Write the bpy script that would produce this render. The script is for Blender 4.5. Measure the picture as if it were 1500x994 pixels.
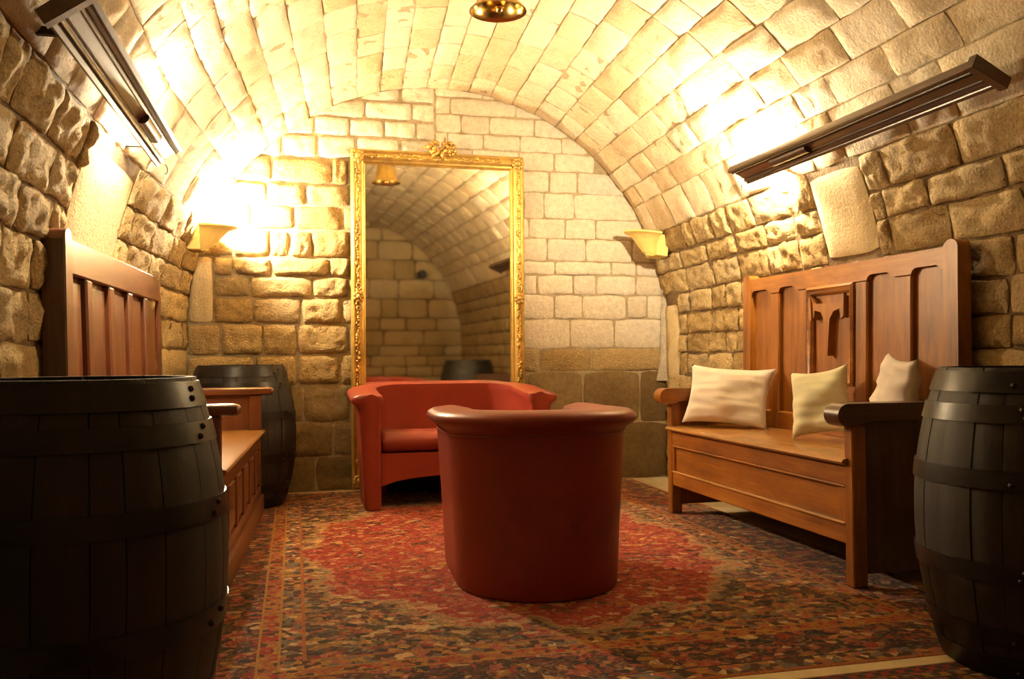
import bpy, bmesh, math, random
from mathutils import Vector, Matrix, noise

# ------------------------------------------------------------------ clear
for o in list(bpy.data.objects):
    bpy.data.objects.remove(o, do_unlink=True)
scene = bpy.context.scene
COL = scene.collection
PI = math.pi

# ------------------------------------------------------------------ camera
F_PX = 1280.0
CAM = Vector((0.0, 0.0, 0.92))
Yc = Vector((-310.0, -26.0, F_PX)).normalized()       # world Y seen in camera axes (right, up, forward)
Zc = Vector((-0.008, 1.0, (26 - 310 * 0.008) / F_PX)).normalized()
Zc = (Zc - Yc * Zc.dot(Yc)).normalized()
Xc = -(Yc.cross(Zc))
R_w = Matrix((Xc, Yc, Zc))                             # world = R_w @ (right, up, forward)
cam_m = Matrix(((R_w[0][0], R_w[0][1], -R_w[0][2]),
                (R_w[1][0], R_w[1][1], -R_w[1][2]),
                (R_w[2][0], R_w[2][1], -R_w[2][2]))).to_4x4()
cam_m.translation = CAM
cd = bpy.data.cameras.new('camera')
cd.sensor_fit = 'HORIZONTAL'
cd.sensor_width = 36.0
cd.lens = 36.0 * F_PX / 1500.0
cd.clip_start = 0.02
cam = bpy.data.objects.new('camera', cd)
COL.objects.link(cam)
cam.matrix_world = cam_m
scene.camera = cam

# ------------------------------------------------------------------ world and exposure
w = bpy.data.worlds.new('world')
scene.world = w
w.use_nodes = True
w.node_tree.nodes['Background'].inputs[0].default_value = (0.0, 0.0, 0.0, 1)
w.node_tree.nodes['Background'].inputs[1].default_value = 0.0
vs = scene.view_settings
vs.view_transform = 'Standard'
vs.look = 'None'
vs.gamma = 1.0
vs.use_curve_mapping = False
vs.exposure = 1.8

LAMP_COL = (1.0, 0.82, 0.55)
LAMPS = {'sconce': ((-0.47, 5.98, 1.87), 60.0),
         'left_cornice': ((-0.685, 4.02, 1.945), 40.0),
         'right_cornice': ((2.425, 4.30, 1.975), 58.0)}


def lamp(key, parent_inv=None):
    loc, power = LAMPS[key]
    l = bpy.data.lights.new(key + '_lamp', 'POINT')
    l.energy = power
    l.color = LAMP_COL
    l.shadow_soft_size = 0.035
    o = bpy.data.objects.new(key + '_lamp', l)
    o.location = loc
    COL.objects.link(o)
    return o


for k in LAMPS:
    lamp(k)


# ------------------------------------------------------------------ mesh helpers
class MB:
    def __init__(self):
        self.v = []
        self.f = []

    def add(self, vs_, fs_):
        b = len(self.v)
        self.v += [tuple(p) for p in vs_]
        self.f += [tuple(b + i for i in f) for f in fs_]
        return self

    def box(self, x0, x1, y0, y1, z0, z1, c=0.0):
        lo, hi = (min(x0, x1), min(y0, y1), min(z0, z1)), (max(x0, x1), max(y0, y1), max(z0, z1))
        c = min(c, 0.45 * min(hi[i] - lo[i] for i in range(3)))
        if c <= 0:
            vs_ = [(a, b, d) for a in (lo[0], hi[0]) for b in (lo[1], hi[1]) for d in (lo[2], hi[2])]
            return self.add(vs_, [(0, 1, 3, 2), (4, 6, 7, 5), (0, 4, 5, 1), (2, 3, 7, 6), (0, 2, 6, 4), (1, 5, 7, 3)])
        idx = {}
        vs_ = []
        for sx in (0, 1):
            for sy in (0, 1):
                for sz in (0, 1):
                    s = (sx, sy, sz)
                    for a in range(3):
                        p = []
                        for k in range(3):
                            q = hi[k] if s[k] else lo[k]
                            if k != a:
                                q += -c if s[k] else c
                            p.append(q)
                        idx[(s, a)] = len(vs_)
                        vs_.append(p)
        fs_ = []
        for a in range(3):
            b, d = [(1, 2), (0, 2), (0, 1)][a]
            for s in (0, 1):
                q = []
                for (m, n) in ((0, 0), (1, 0), (1, 1), (0, 1)):
                    cc = [0, 0, 0]
                    cc[a], cc[b], cc[d] = s, m, n
                    q.append(idx[(tuple(cc), a)])
                fs_.append(q)
        for k in range(3):
            a, b = [(1, 2), (0, 2), (0, 1)][k]
            for sa in (0, 1):
                for sb in (0, 1):
                    c0, c1 = [0, 0, 0], [0, 0, 0]
                    c0[a] = c1[a] = sa
                    c0[b] = c1[b] = sb
                    c1[k] = 1
                    c0, c1 = tuple(c0), tuple(c1)
                    fs_.append((idx[(c0, a)], idx[(c0, b)], idx[(c1, b)], idx[(c1, a)]))
        for sx in (0, 1):
            for sy in (0, 1):
                for sz in (0, 1):
                    s = (sx, sy, sz)
                    fs_.append((idx[(s, 0)], idx[(s, 1)], idx[(s, 2)]))
        return self.add(vs_, fs_)

    def prism(self, poly, plane, a0, a1):
        """poly of 2-d points; plane 'xz' extrudes in y, 'yz' in x, 'xy' in z"""
        n = len(poly)

        def put(p, a):
            if plane == 'xz':
                return (p[0], a, p[1])
            if plane == 'yz':
                return (a, p[0], p[1])
            return (p[0], p[1], a)
        vs_ = [put(p, a0) for p in poly] + [put(p, a1) for p in poly]
        fs_ = [tuple(range(n)), tuple(range(2 * n - 1, n - 1, -1))]
        fs_ += [(i, (i + 1) % n, n + (i + 1) % n, n + i) for i in range(n)]
        return self.add(vs_, fs_)

    def lathe(self, prof, n=32, c=(0, 0, 0), a0=0.0, a1=2 * PI, caps=True):
        full = abs(a1 - a0 - 2 * PI) < 1e-6
        m = n if full else n + 1
        vs_ = []
        for i in range(m):
            a = a0 + (a1 - a0) * i / n
            for r, z in prof:
                vs_.append((c[0] + r * math.cos(a), c[1] + r * math.sin(a), c[2] + z))
        k = len(prof)
        fs_ = []
        for i in range(n):
            i2 = (i + 1) % m
            for j in range(k - 1):
                fs_.append((i * k + j, i2 * k + j, i2 * k + j + 1, i * k + j + 1))
        if full and caps:
            if prof[0][0] > 1e-5:
                fs_.append(tuple(i * k for i in range(m))[::-1])
            if prof[-1][0] > 1e-5:
                fs_.append(tuple(i * k + k - 1 for i in range(m)))
        return self.add(vs_, fs_)

    def tube(self, pts, r, n=8):
        pts = [Vector(p) for p in pts]
        rr = r if isinstance(r, (list, tuple)) else [r] * len(pts)
        vs_ = []
        up = None
        for i, p in enumerate(pts):
            t = (pts[min(i + 1, len(pts) - 1)] - pts[max(i - 1, 0)]).normalized()
            if up is None:
                up = t.orthogonal().normalized()
            up = (up - t * up.dot(t)).normalized()
            s = t.cross(up)
            for k in range(n):
                a = 2 * PI * k / n
                vs_.append(p + (up * math.cos(a) + s * math.sin(a)) * rr[i])
        fs_ = []
        for i in range(len(pts) - 1):
            for k in range(n):
                fs_.append((i * n + k, i * n + (k + 1) % n, (i + 1) * n + (k + 1) % n, (i + 1) * n + k))
        fs_.append(tuple(range(n))[::-1])
        fs_.append(tuple((len(pts) - 1) * n + k for k in range(n)))
        return self.add(vs_, fs_)

    def ball(self, c, r, nu=8, nv=6, s=(1, 1, 1)):
        vs_ = [(c[0], c[1], c[2] + r * s[2])]
        for j in range(1, nv):
            t = PI * j / nv
            for i in range(nu):
                a = 2 * PI * i / nu
                vs_.append((c[0] + r * s[0] * math.sin(t) * math.cos(a), c[1] + r * s[1] * math.sin(t) * math.sin(a), c[2] + r * s[2] * math.cos(t)))
        vs_.append((c[0], c[1], c[2] - r * s[2]))
        fs_ = []
        for i in range(nu):
            fs_.append((0, 1 + i, 1 + (i + 1) % nu))
            fs_.append((len(vs_) - 1, 1 + (nv - 2) * nu + (i + 1) % nu, 1 + (nv - 2) * nu + i))
        for j in range(nv - 2):
            for i in range(nu):
                a, b = 1 + j * nu + i, 1 + j * nu + (i + 1) % nu
                fs_.append((a, a + nu, b + nu, b))
        return self.add(vs_, fs_)

    def grid(self, P, closed_u=False):
        """P[i][j] points"""
        m, n = len(P), len(P[0])
        vs_ = [p for row in P for p in row]
        fs_ = []
        for i in range(m if closed_u else m - 1):
            for j in range(n - 1):
                i2 = (i + 1) % m
                fs_.append((i * n + j, i2 * n + j, i2 * n + j + 1, i * n + j + 1))
        return self.add(vs_, fs_)

    def build(self, name, mat, parent=None, angle=35, loc=None, rz=0.0, recalc=True, flip=False):
        me = bpy.data.meshes.new(name)
        me.from_pydata(self.v, [], self.f)
        if recalc:
            bm = bmesh.new()
            bm.from_mesh(me)
            bmesh.ops.recalc_face_normals(bm, faces=bm.faces)
            if flip:
                bmesh.ops.reverse_faces(bm, faces=bm.faces)
            bm.to_mesh(me)
            bm.free()
        me.materials.append(mat)
        if angle:
            me.polygons.foreach_set('use_smooth', [True] * len(me.polygons))
            me.set_sharp_from_angle(angle=math.radians(angle))
        o = bpy.data.objects.new(name, me)
        COL.objects.link(o)
        if parent:
            o.parent = parent
        if loc:
            o.location = loc
        if rz:
            o.rotation_euler = (0, 0, rz)
        return o


def thing(name, label, cat, loc=(0, 0, 0), rz=0.0, group=None):
    o = bpy.data.objects.new(name, None)
    o.empty_display_size = 0.1
    COL.objects.link(o)
    o.location = loc
    o.rotation_euler = (0, 0, rz)
    return tag(o, label, cat, group)


def tag(o, label, cat, group=None):
    o['label'] = label
    o['category'] = cat
    if group:
        o['group'] = group
    return o


def struct(o):
    o['kind'] = 'structure'
    return o


# ------------------------------------------------------------------ materials
def nmat(name):
    m = bpy.data.materials.new(name)
    m.use_nodes = True
    nt = m.node_tree
    b = nt.nodes['Principled BSDF']
    return m, nt, b


def N(nt, t, **kw):
    n = nt.nodes.new(t)
    for k, v in kw.items():
        setattr(n, k, v)
    return n


def ramp(nt, fac, stops, mode='LINEAR'):
    r = N(nt, 'ShaderNodeValToRGB')
    r.color_ramp.interpolation = mode
    els = r.color_ramp.elements
    while len(els) < len(stops):
        els.new(0.5)
    for e, (p, c) in zip(els, stops):
        e.position = p
        e.color = (c[0], c[1], c[2], 1)
    if fac is not None:
        nt.links.new(fac, r.inputs[0])
    return r.outputs[0]


def mixc(nt, fac, a, b, mode='MIX'):
    n = N(nt, 'ShaderNodeMix', data_type='RGBA', blend_type=mode)
    for i, s in ((0, fac), (6, a), (7, b)):
        if hasattr(s, 'is_linked'):
            nt.links.new(s, n.inputs[i])
        elif i == 0:
            n.inputs[0].default_value = s
        else:
            n.inputs[i].default_value = (s[0], s[1], s[2], 1)
    return n.outputs[2]


def math_n(nt, op, a, b=None, c=None, clamp=False):
    n = N(nt, 'ShaderNodeMath', operation=op)
    n.use_clamp = clamp
    for i, s in enumerate((a, b, c)):
        if s is None:
            continue
        if hasattr(s, 'is_linked'):
            nt.links.new(s, n.inputs[i])
        else:
            n.inputs[i].default_value = s
    return n.outputs[0]


def noise_n(nt, vec, scale, detail=4, rough=0.6, dist=0.0):
    n = N(nt, 'ShaderNodeTexNoise')
    n.inputs['Scale'].default_value = scale
    n.inputs['Detail'].default_value = detail
    n.inputs['Roughness'].default_value = rough
    n.inputs['Distortion'].default_value = dist
    if vec is not None:
        nt.links.new(vec, n.inputs['Vector'])
    return n


def bump(nt, b, h, strength, dist, prev=None):
    n = N(nt, 'ShaderNodeBump')
    n.inputs['Strength'].default_value = strength
    n.inputs['Distance'].default_value = dist
    nt.links.new(h, n.inputs['Height'])
    if prev is not None:
        nt.links.new(prev, n.inputs['Normal'])
    nt.links.new(n.outputs[0], b.inputs['Normal'])
    return n.outputs[0]


def stone_mat(name, cols, rough_d=0.012, spots=0.35, random_amt=True):
    m, nt, b = nmat(name)
    geo = N(nt, 'ShaderNodeNewGeometry')
    pos = geo.outputs['Position']
    info = N(nt, 'ShaderNodeObjectInfo')
    n1 = noise_n(nt, pos, 3.2, 3, 0.6)
    if random_amt:
        mixv = math_n(nt, 'ADD', math_n(nt, 'MULTIPLY', info.outputs['Random'], 0.55), math_n(nt, 'MULTIPLY', n1.outputs[0], 0.45))
    else:
        mixv = n1.outputs[0]
    base = ramp(nt, mixv, cols)
    n2 = noise_n(nt, pos, 24, 6, 0.7)
    dirt = ramp(nt, n2.outputs[0], [(0.30, (0.55, 0.47, 0.36)), (0.58, (1, 1, 1))])
    c1 = mixc(nt, spots, base, dirt, 'MULTIPLY')
    n3 = noise_n(nt, pos, 110, 4, 0.7)
    grain = ramp(nt, n3.outputs[0], [(0.35, (0.74, 0.70, 0.62)), (0.62, (1, 1, 1))])
    c2 = mixc(nt, 0.55, c1, grain, 'MULTIPLY')
    nt.links.new(c2, b.inputs['Base Color'])
    b.inputs['Roughness'].default_value = 0.92
    b.inputs['Specular IOR Level'].default_value = 0.15
    nb = noise_n(nt, pos, 32, 8, 0.72)
    p = bump(nt, b, nb.outputs[0], 0.9, rough_d)
    vo = N(nt, 'ShaderNodeTexVoronoi')
    vo.inputs['Scale'].default_value = 75
    nt.links.new(pos, vo.inputs['Vector'])
    bump(nt, b, vo.outputs['Distance'], 0.5, rough_d * 0.35, p)
    return m


GOLD = [(0.12, (0.34, 0.22, 0.085)), (0.38, (0.52, 0.37, 0.165)), (0.62, (0.62, 0.46, 0.225)), (0.88, (0.48, 0.37, 0.22))]
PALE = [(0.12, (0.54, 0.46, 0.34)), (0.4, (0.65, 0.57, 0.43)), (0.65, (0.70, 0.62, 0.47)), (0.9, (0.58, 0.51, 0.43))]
VAULTC = [(0.12, (0.56, 0.42, 0.23)), (0.4, (0.72, 0.59, 0.38)), (0.65, (0.82, 0.72, 0.53)), (0.9, (0.66, 0.53, 0.35))]
M_STONE = stone_mat('rough_sandstone', GOLD, 0.034)
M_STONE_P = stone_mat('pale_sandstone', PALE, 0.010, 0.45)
M_VAULT = stone_mat('vault_sandstone', VAULTC, 0.014)
M_SLAB = stone_mat('plaster_slab', [(0.3, (0.58, 0.46, 0.26)), (0.7, (0.66, 0.54, 0.33))], 0.010, 0.2)
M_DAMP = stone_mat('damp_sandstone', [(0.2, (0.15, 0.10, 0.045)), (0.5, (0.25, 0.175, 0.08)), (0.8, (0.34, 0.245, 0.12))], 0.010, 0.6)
M_MORTAR = stone_mat('lime_mortar', [(0.3, (0.40, 0.31, 0.18)), (0.7, (0.52, 0.42, 0.26))], 0.012, 0.5, False)
M_MORTAR_B = stone_mat('grey_gold_mortar', [(0.3, (0.36, 0.275, 0.16)), (0.7, (0.50, 0.41, 0.26))], 0.012, 0.5, False)
M_JOINT = stone_mat('dark_joint', [(0.3, (0.14, 0.085, 0.040)), (0.7, (0.30, 0.21, 0.11))], 0.014, 0.6, False)
M_WHITEMORTAR = stone_mat('white_mortar', [(0.3, (0.52, 0.45, 0.33)), (0.7, (0.72, 0.66, 0.55))], 0.02, 0.3, False)
M_FLOOR = stone_mat('floor_stone', [(0.3, (0.52, 0.46, 0.33)), (0.7, (0.62, 0.56, 0.42))], 0.003, 0.3, False)


def wood_mat(name, dark, mid, light, axis, rough=0.38, scale=1.0, coat=0.0):
    m, nt, b = nmat(name)
    tc = N(nt, 'ShaderNodeTexCoord')
    mp = N(nt, 'ShaderNodeMapping')
    s = [16 * scale, 16 * scale, 16 * scale]
    s['xyz'.index(axis)] = 1.3 * scale
    mp.inputs['Scale'].default_value = s
    nt.links.new(tc.outputs['Object'], mp.inputs['Vector'])
    n1 = noise_n(nt, mp.outputs[0], 1.0, 6, 0.65, 0.8)
    n2 = noise_n(nt, tc.outputs['Object'], 2.6, 3, 0.5)
    n3 = noise_n(nt, mp.outputs[0], 7.0, 4, 0.7)
    fac = math_n(nt, 'ADD', math_n(nt, 'MULTIPLY', n1.outputs[0], 0.6), math_n(nt, 'MULTIPLY', n2.outputs[0], 0.4))
    c = ramp(nt, fac, [(0.30, dark), (0.50, mid), (0.70, light)])
    g = ramp(nt, n3.outputs[0], [(0.35, (0.62, 0.55, 0.48)), (0.6, (1, 1, 1))])
    c = mixc(nt, 0.5, c, g, 'MULTIPLY')
    nt.links.new(c, b.inputs['Base Color'])
    b.inputs['Roughness'].default_value = rough
    b.inputs['Coat Weight'].default_value = coat
    b.inputs['Coat Roughness'].default_value = 0.25
    bump(nt, b, n3.outputs[0], 0.25, 0.002)
    return m


W_D, W_M, W_L = (0.115, 0.036, 0.004), (0.28, 0.098, 0.010), (0.44, 0.180, 0.022)
OAK = {a: wood_mat('honey_oak_' + a, W_D, W_M, W_L, a, 0.42, coat=0.06) for a in 'xyz'}
S_D, S_M, S_L = (0.24, 0.105, 0.026), (0.40, 0.19, 0.05), (0.50, 0.27, 0.085)
OAK_SEAT = wood_mat('seat_oak', S_D, S_M, S_L, 'x', 0.26, coat=0.3)
R_D, R_M, R_L = (0.07, 0.021, 0.008), (0.16, 0.050, 0.017), (0.24, 0.085, 0.029)
MAHO = {a: wood_mat('red_oak_' + a, R_D, R_M, R_L, a, 0.33, coat=0.2) for a in 'xyz'}
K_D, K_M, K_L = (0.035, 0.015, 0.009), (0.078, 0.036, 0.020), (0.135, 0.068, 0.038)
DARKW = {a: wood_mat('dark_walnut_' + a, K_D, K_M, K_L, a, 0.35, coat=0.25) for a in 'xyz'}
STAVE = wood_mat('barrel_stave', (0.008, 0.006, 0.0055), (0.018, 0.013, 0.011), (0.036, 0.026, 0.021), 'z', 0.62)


def plain(name, col, rough=0.5, metal=0.0, spec=0.5, var=0.0, bscale=None, bd=0.001, sheen=0.0):
    m, nt, b = nmat(name)
    b.inputs['Base Color'].default_value = (*col, 1)
    b.inputs['Roughness'].default_value = rough
    b.inputs['Metallic'].default_value = metal
    b.inputs['Specular IOR Level'].default_value = spec
    tc = N(nt, 'ShaderNodeTexCoord')
    if sheen:
        b.inputs['Sheen Weight'].default_value = sheen
    if var:
        n = noise_n(nt, tc.outputs['Object'], 9, 5, 0.65)
        lo = tuple(max(0, x * (1 - var)) for x in col)
        hi = tuple(min(1, x * (1 + var * 0.6)) for x in col)
        nt.links.new(ramp(nt, n.outputs[0], [(0.3, lo), (0.7, hi)]), b.inputs['Base Color'])
    if bscale:
        n = noise_n(nt, tc.outputs['Object'], bscale, 5, 0.6)
        bump(nt, b, n.outputs[0], 0.5, bd)
    return m


M_LEATHER = plain('red_leatherette', (0.245, 0.033, 0.018), 0.40, 0, 0.45, 0.10, 60, 0.0008)
M_BLACKCLOTH = plain('black_lining', (0.012, 0.011, 0.012), 0.9)
M_HOOP = plain('blackened_hoop', (0.026, 0.024, 0.023), 0.36, 0.5, 0.5, 0.45, 30, 0.001)
M_RIVET = plain('iron_rivet', (0.05, 0.045, 0.042), 0.4, 0.8)
M_IRON = plain('black_iron', (0.02, 0.018, 0.016), 0.5, 0.6)
M_BRASS = plain('aged_brass', (0.62, 0.42, 0.13), 0.22, 1.0, 0.5, 0.18)
M_GOLD = plain('gilt', (0.66, 0.43, 0.11), 0.36, 0.75, 0.5, 0.30, 70, 0.002)
M_GOLD2 = plain('gilt_ornament', (0.58, 0.36, 0.09), 0.42, 0.6, 0.5, 0.45, 120, 0.003)
M_PLASTERLAMP = plain('yellow_plaster', (0.72, 0.52, 0.16), 0.55, 0, 0.3, 0.12, 25, 0.001)
M_LINEN = plain('white_linen', (0.74, 0.70, 0.64), 0.85, 0, 0.2, 0.06, 260, 0.0008, 0.2)
M_LINEN2 = plain('cream_linen', (0.70, 0.70, 0.50), 0.85, 0, 0.2, 0.06, 260, 0.0008, 0.2)
M_LINEN3 = plain('grey_linen', (0.62, 0.57, 0.54), 0.85, 0, 0.2, 0.06, 260, 0.0008, 0.2)
M_WIRE = plain('lamp_wire', (0.05, 0.04, 0.035), 0.5, 0.3)

m, nt, b = nmat('mirror_glass')
b.inputs['Base Color'].default_value = (0.92, 0.90, 0.80, 1)
b.inputs['Metallic'].default_value = 1.0
b.inputs['Roughness'].default_value = 0.035
M_MIRROR = m

m, nt, b = nmat('lamp_globe')
b.inputs['Base Color'].default_value = (0.9, 0.85, 0.7, 1)
b.inputs['Roughness'].default_value = 0.3
M_GLOBE = m


# ------------------------------------------------------------------ room geometry
Y_BACK, Y_FRONT, H0 = 6.22, -0.45, 1.12
FLOOR_Z = -0.012
rnd = random.Random(7)


def XL(y):
    return -0.93 if y < 4.3 else -0.93 + (y - 4.3) * (0.185 / 1.92)


def XR(y):
    return 2.72


def vault(y, th, wv):
    """th: angle from left springing over to the right springing"""
    c = 0.5 * (XL(y) + XR(y))
    r = 0.5 * (XR(y) - XL(y)) - wv
    return (c - r * math.cos(th), y, H0 + r * math.sin(th))


R_NOM = 1.79


def side_pt(side, y, a, wv):
    if side < 0:
        if a <= H0:
            return (XL(y) + wv, y, a)
        return vault(y, (a - H0) / R_NOM, wv)
    if a <= H0:
        return (XR(y) - wv, y, a)
    return vault(y, PI - (a - H0) / R_NOM, wv)


def in_view(p, margin=60):
    d = Vector(p) - CAM
    c = R_w.transposed() @ d
    if c.z < 0.2:
        return False
    x = 750 + F_PX * c.x / c.z
    y = 497 - F_PX * c.y / c.z
    return -margin < x < 1500 + margin and -margin < y < 994 + margin


S_POS = [-1, -0.9, -0.62, -0.3, 0.0, 0.3, 0.62, 0.9, 1]
T_POS = [-1, -0.86, -0.45, 0.0, 0.45, 0.86, 1]
S_FINE = [-1, -0.95, -0.84, -0.7, -0.54, -0.36, -0.18, 0.0, 0.18, 0.36, 0.54, 0.7, 0.84, 0.95, 1]
T_FINE = [-1, -0.92, -0.75, -0.5, -0.25, 0.0, 0.25, 0.5, 0.75, 0.92, 1]


def stone_verts(M, u0, u1, v0, v1, depth, gap, seed, rough, wob, clamp=None, sp=S_POS, tp=T_POS, rr_=0.06):
    uc, vc = 0.5 * (u0 + u1), 0.5 * (v0 + v1)
    hu, hv = 0.5 * (u1 - u0) - gap, 0.5 * (v1 - v0) - gap
    hu, hv = max(hu, 0.02), max(hv, 0.02)
    pts = []
    rr = rr_
    off = Vector((seed * 13.7, seed * 7.1, seed * 3.3))
    tilt_u, tilt_v = (rnd.uniform(-1, 1) * 0.25, rnd.uniform(-1, 1) * 0.25)
    for t in tp:
        row = []
        for s in sp:
            x = s * (1 - rr * t ** 4)
            y = t * (1 - rr * s ** 4)
            u, v = uc + x * hu, vc + y * hv
            nn = noise.noise(Vector((u * 9, v * 9, 0)) + off)
            nm = noise.noise(Vector((u * 9, v * 9, 5)) + off)
            u += nn * wob
            v += nm * wob
            h = (1 - abs(s) ** 7) * (1 - abs(t) ** 7)
            wv = depth * (0.30 + 0.70 * h) * (1 + tilt_u * s + tilt_v * t)
            wv += noise.noise(Vector((u * 14, v * 14, 9)) + off) * rough * (0.35 + 0.65 * h)
            wv += noise.noise(Vector((u * 31, v * 31, 3)) + off) * rough * 0.55 * (0.3 + h)
            wv += noise.noise(Vector((u * 70, v * 70, 1)) + off) * rough * 0.30 * h
            if clamp:
                u, v = clamp(u, v)
            row.append((u, v, wv))
        pts.append(row)
    return pts


def stone_geo(M, pts):
    n = len(pts[0])
    m_ = len(pts)
    vs_ = [M(*p) for row in pts for p in row]
    fs_ = [(i * n + j, i * n + j + 1, (i + 1) * n + j + 1, (i + 1) * n + j) for i in range(m_ - 1) for j in range(n - 1)]
    ring = [j for j in range(n)] + [i * n + n - 1 for i in range(1, m_)] + [(m_ - 1) * n + j for j in range(n - 2, -1, -1)] + [i * n for i in range(m_ - 2, 0, -1)]
    b = len(vs_)
    flat = [p for row in pts for p in row]
    for k in ring:
        u, v, _ = flat[k]
        vs_.append(M(u, v, -0.035))
    L = len(ring)
    for i in range(L):
        fs_.append((ring[i], b + i, b + (i + 1) % L, ring[(i + 1) % L]))
    return vs_, fs_


def add_stone(parent, mat, vs_, fs_, name='stone'):
    n = len(vs_)
    c = tuple(sum(p[k] for p in vs_) / n for k in range(3))
    mb = MB().add([(p[0] - c[0], p[1] - c[1], p[2] - c[2]) for p in vs_], fs_)
    o = mb.build(name, mat, parent, angle=60, loc=c)
    return o


def cut(iv, specials, v0, v1):
    out = [iv]
    for (a, b_, c, d) in specials:
        ov = min(v1, d) - max(v0, c)
        if ov < 0.3 * (v1 - v0):
            continue
        nx = []
        for (p, q) in out:
            if b_ <= p or a >= q:
                nx.append((p, q))
                continue
            if a - p > 0.07:
                nx.append((p, a))
            if q - b_ > 0.07:
                nx.append((b_, q))
        out = nx
    return out


# --- floor, base surfaces
struct(MB().box(-1.2, 3.0, Y_FRONT - 0.1, Y_BACK + 0.1, FLOOR_Z - 0.12, FLOOR_Z).build('floor', M_FLOOR, angle=0))


def base_surface(name, a_list, side, mat):
    ys = [Y_FRONT + (Y_BACK + 0.06 - Y_FRONT) * i / 40 for i in range(41)]
    P = [[side_pt(side, y, a, 0.0) for a in a_list] for y in ys]
    Q = [[side_pt(side, y, a, -0.14) for a in a_list] for y in ys]
    mb = MB()
    mb.grid(P)
    mb.grid(Q)
    # close the long rims
    for k in (0, -1):
        mb.grid([[P[i][k], Q[i][k]] for i in range(41)])
    for k in (0, -1):
        mb.grid([[P[k][j], Q[k][j]] for j in range(len(a_list))])
    return struct(mb.build(name, mat, angle=40))


A_WALL = H0 + 0.74
wall_l = base_surface('wall_left', [FLOOR_Z, H0] + [H0 + 0.74 * i / 6 for i in range(1, 7)], -1, M_JOINT)
wall_r = base_surface('wall_right', [FLOOR_Z, H0] + [H0 + 0.74 * i / 6 for i in range(1, 7)], 1, M_JOINT)
A_TOP = H0 + PI * R_NOM - 0.74
ceiling = base_surface('ceiling', [A_WALL + (A_TOP - A_WALL) * i / 40 for i in range(41)], -1, M_MORTAR)
wall_b = struct(MB().box(-1.15, 2.95, Y_BACK, Y_BACK + 0.12, FLOOR_Z, 3.2).build('wall_back', M_MORTAR_B, angle=0))
wall_f = struct(MB().box(-1.15, 2.95, Y_FRONT - 0.12, Y_FRONT, FLOOR_Z, 3.2).build('wall_front', M_JOINT, angle=0))


# --- side walls and vault in courses
def side_courses(side, parent, y_from, heights, wmin, wmax, specials, y_obj, seedbase):
    cand, rest = [], MB()
    a = FLOOR_Z
    M = lambda u, v, wv: side_pt(side, u, v, wv)
    k = 0
    for hgt in heights:
        a1 = a + hgt
        y = y_from + rnd.uniform(-0.2, 0.0)
        while y < Y_BACK - 0.01:
            wd = rnd.uniform(wmin, wmax) * (0.85 + 0.15 * hgt / 0.16)
            if rnd.random() < 0.12:
                wd *= 0.5
            y1 = y + wd
            if y1 > Y_BACK - 0.10:
                y1 = Y_BACK
            for (p, q) in cut((max(y, y_from), y1), specials, a, a1):
                k += 1
                if q - p < 0.05:
                    continue
                depth = rnd.uniform(0.010, 0.026)
                cand.append((p, q, a, a1, depth, seedbase + k))
            y = y1
        a = a1
    n = 0
    for (p, q, a0, a1, depth, sd) in cand:
        c = M(0.5 * (p + q), 0.5 * (a0 + a1), 0)
        vis = in_view(c, 90) and q > y_obj
        if vis and n < 296:
            pts = stone_verts(M, p, q, a0, a1, depth, rnd.uniform(0.003, 0.009), sd, 0.018, 0.013, sp=S_FINE, tp=T_FINE, rr_=0.045)
            add_stone(parent, M_STONE, *stone_geo(M, pts))
            n += 1
        else:
            pts = stone_verts(M, p, q, a0, a1, depth, 0.010, sd, 0.014, 0.010, sp=S_POS[::2], tp=T_POS[::2])
            rest.add(*stone_geo(M, pts))
    o = rest.build('stone_field', M_STONE, parent, angle=60)
    o['kind'] = 'stuff'


def heights_to(total, lo, hi):
    hs = []
    s = 0
    while s < total - 0.02:
        h = rnd.uniform(lo, hi)
        if total - s - h < 0.10:
            h = total - s
        hs.append(h)
        s += h
    return hs


SP_R = [(3.62, 4.05, 1.40, 1.83), (5.96, 6.22, 0.74, 1.30)]
SP_L = [(3.72, 4.55, 1.20, 1.80)]
rnd.seed(11)
side_courses(1, wall_r, Y_FRONT, heights_to(A_WALL - FLOOR_Z, 0.125, 0.18), 0.24, 0.46, SP_R, 2.6, 100)
rnd.seed(23)
side_courses(-1, wall_l, Y_FRONT, heights_to(A_WALL - FLOOR_Z, 0.15, 0.22), 0.28, 0.54, SP_L, 2.2, 900)
for side, par, sps in ((1, wall_r, SP_R), (-1, wall_l, SP_L)):
    M = lambda u, v, wv, side=side: side_pt(side, u, v, wv)
    for i, (a, b_, c, d) in enumerate(sps):
        pts = stone_verts(M, a, b_, c, d, 0.022, 0.006, 400 + i, 0.006, 0.006)
        add_stone(par, M_SLAB, *stone_geo(M, pts), name='stone_slab')

# vault
rnd.seed(5)
M = lambda u, v, wv: side_pt(-1, u, v, wv)
a = A_WALL
cand = []
k = 0
while a < A_TOP - 0.05:
    h = rnd.uniform(0.15, 0.20)
    if A_TOP - a - h < 0.12:
        h = A_TOP - a
    y = Y_BACK - rnd.uniform(0.18, 0.42)
    prev = Y_BACK
    while prev > Y_FRONT + 0.05:
        k += 1
        cand.append((max(y, Y_FRONT), prev, a, a + h, rnd.uniform(0.004, 0.020), 2000 + k))
        prev = y
        y = prev - rnd.uniform(0.26, 0.46)
    a += h


def px_size(c):
    return 1.0 / max(0.3, (Vector(c) - CAM).length)


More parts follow.
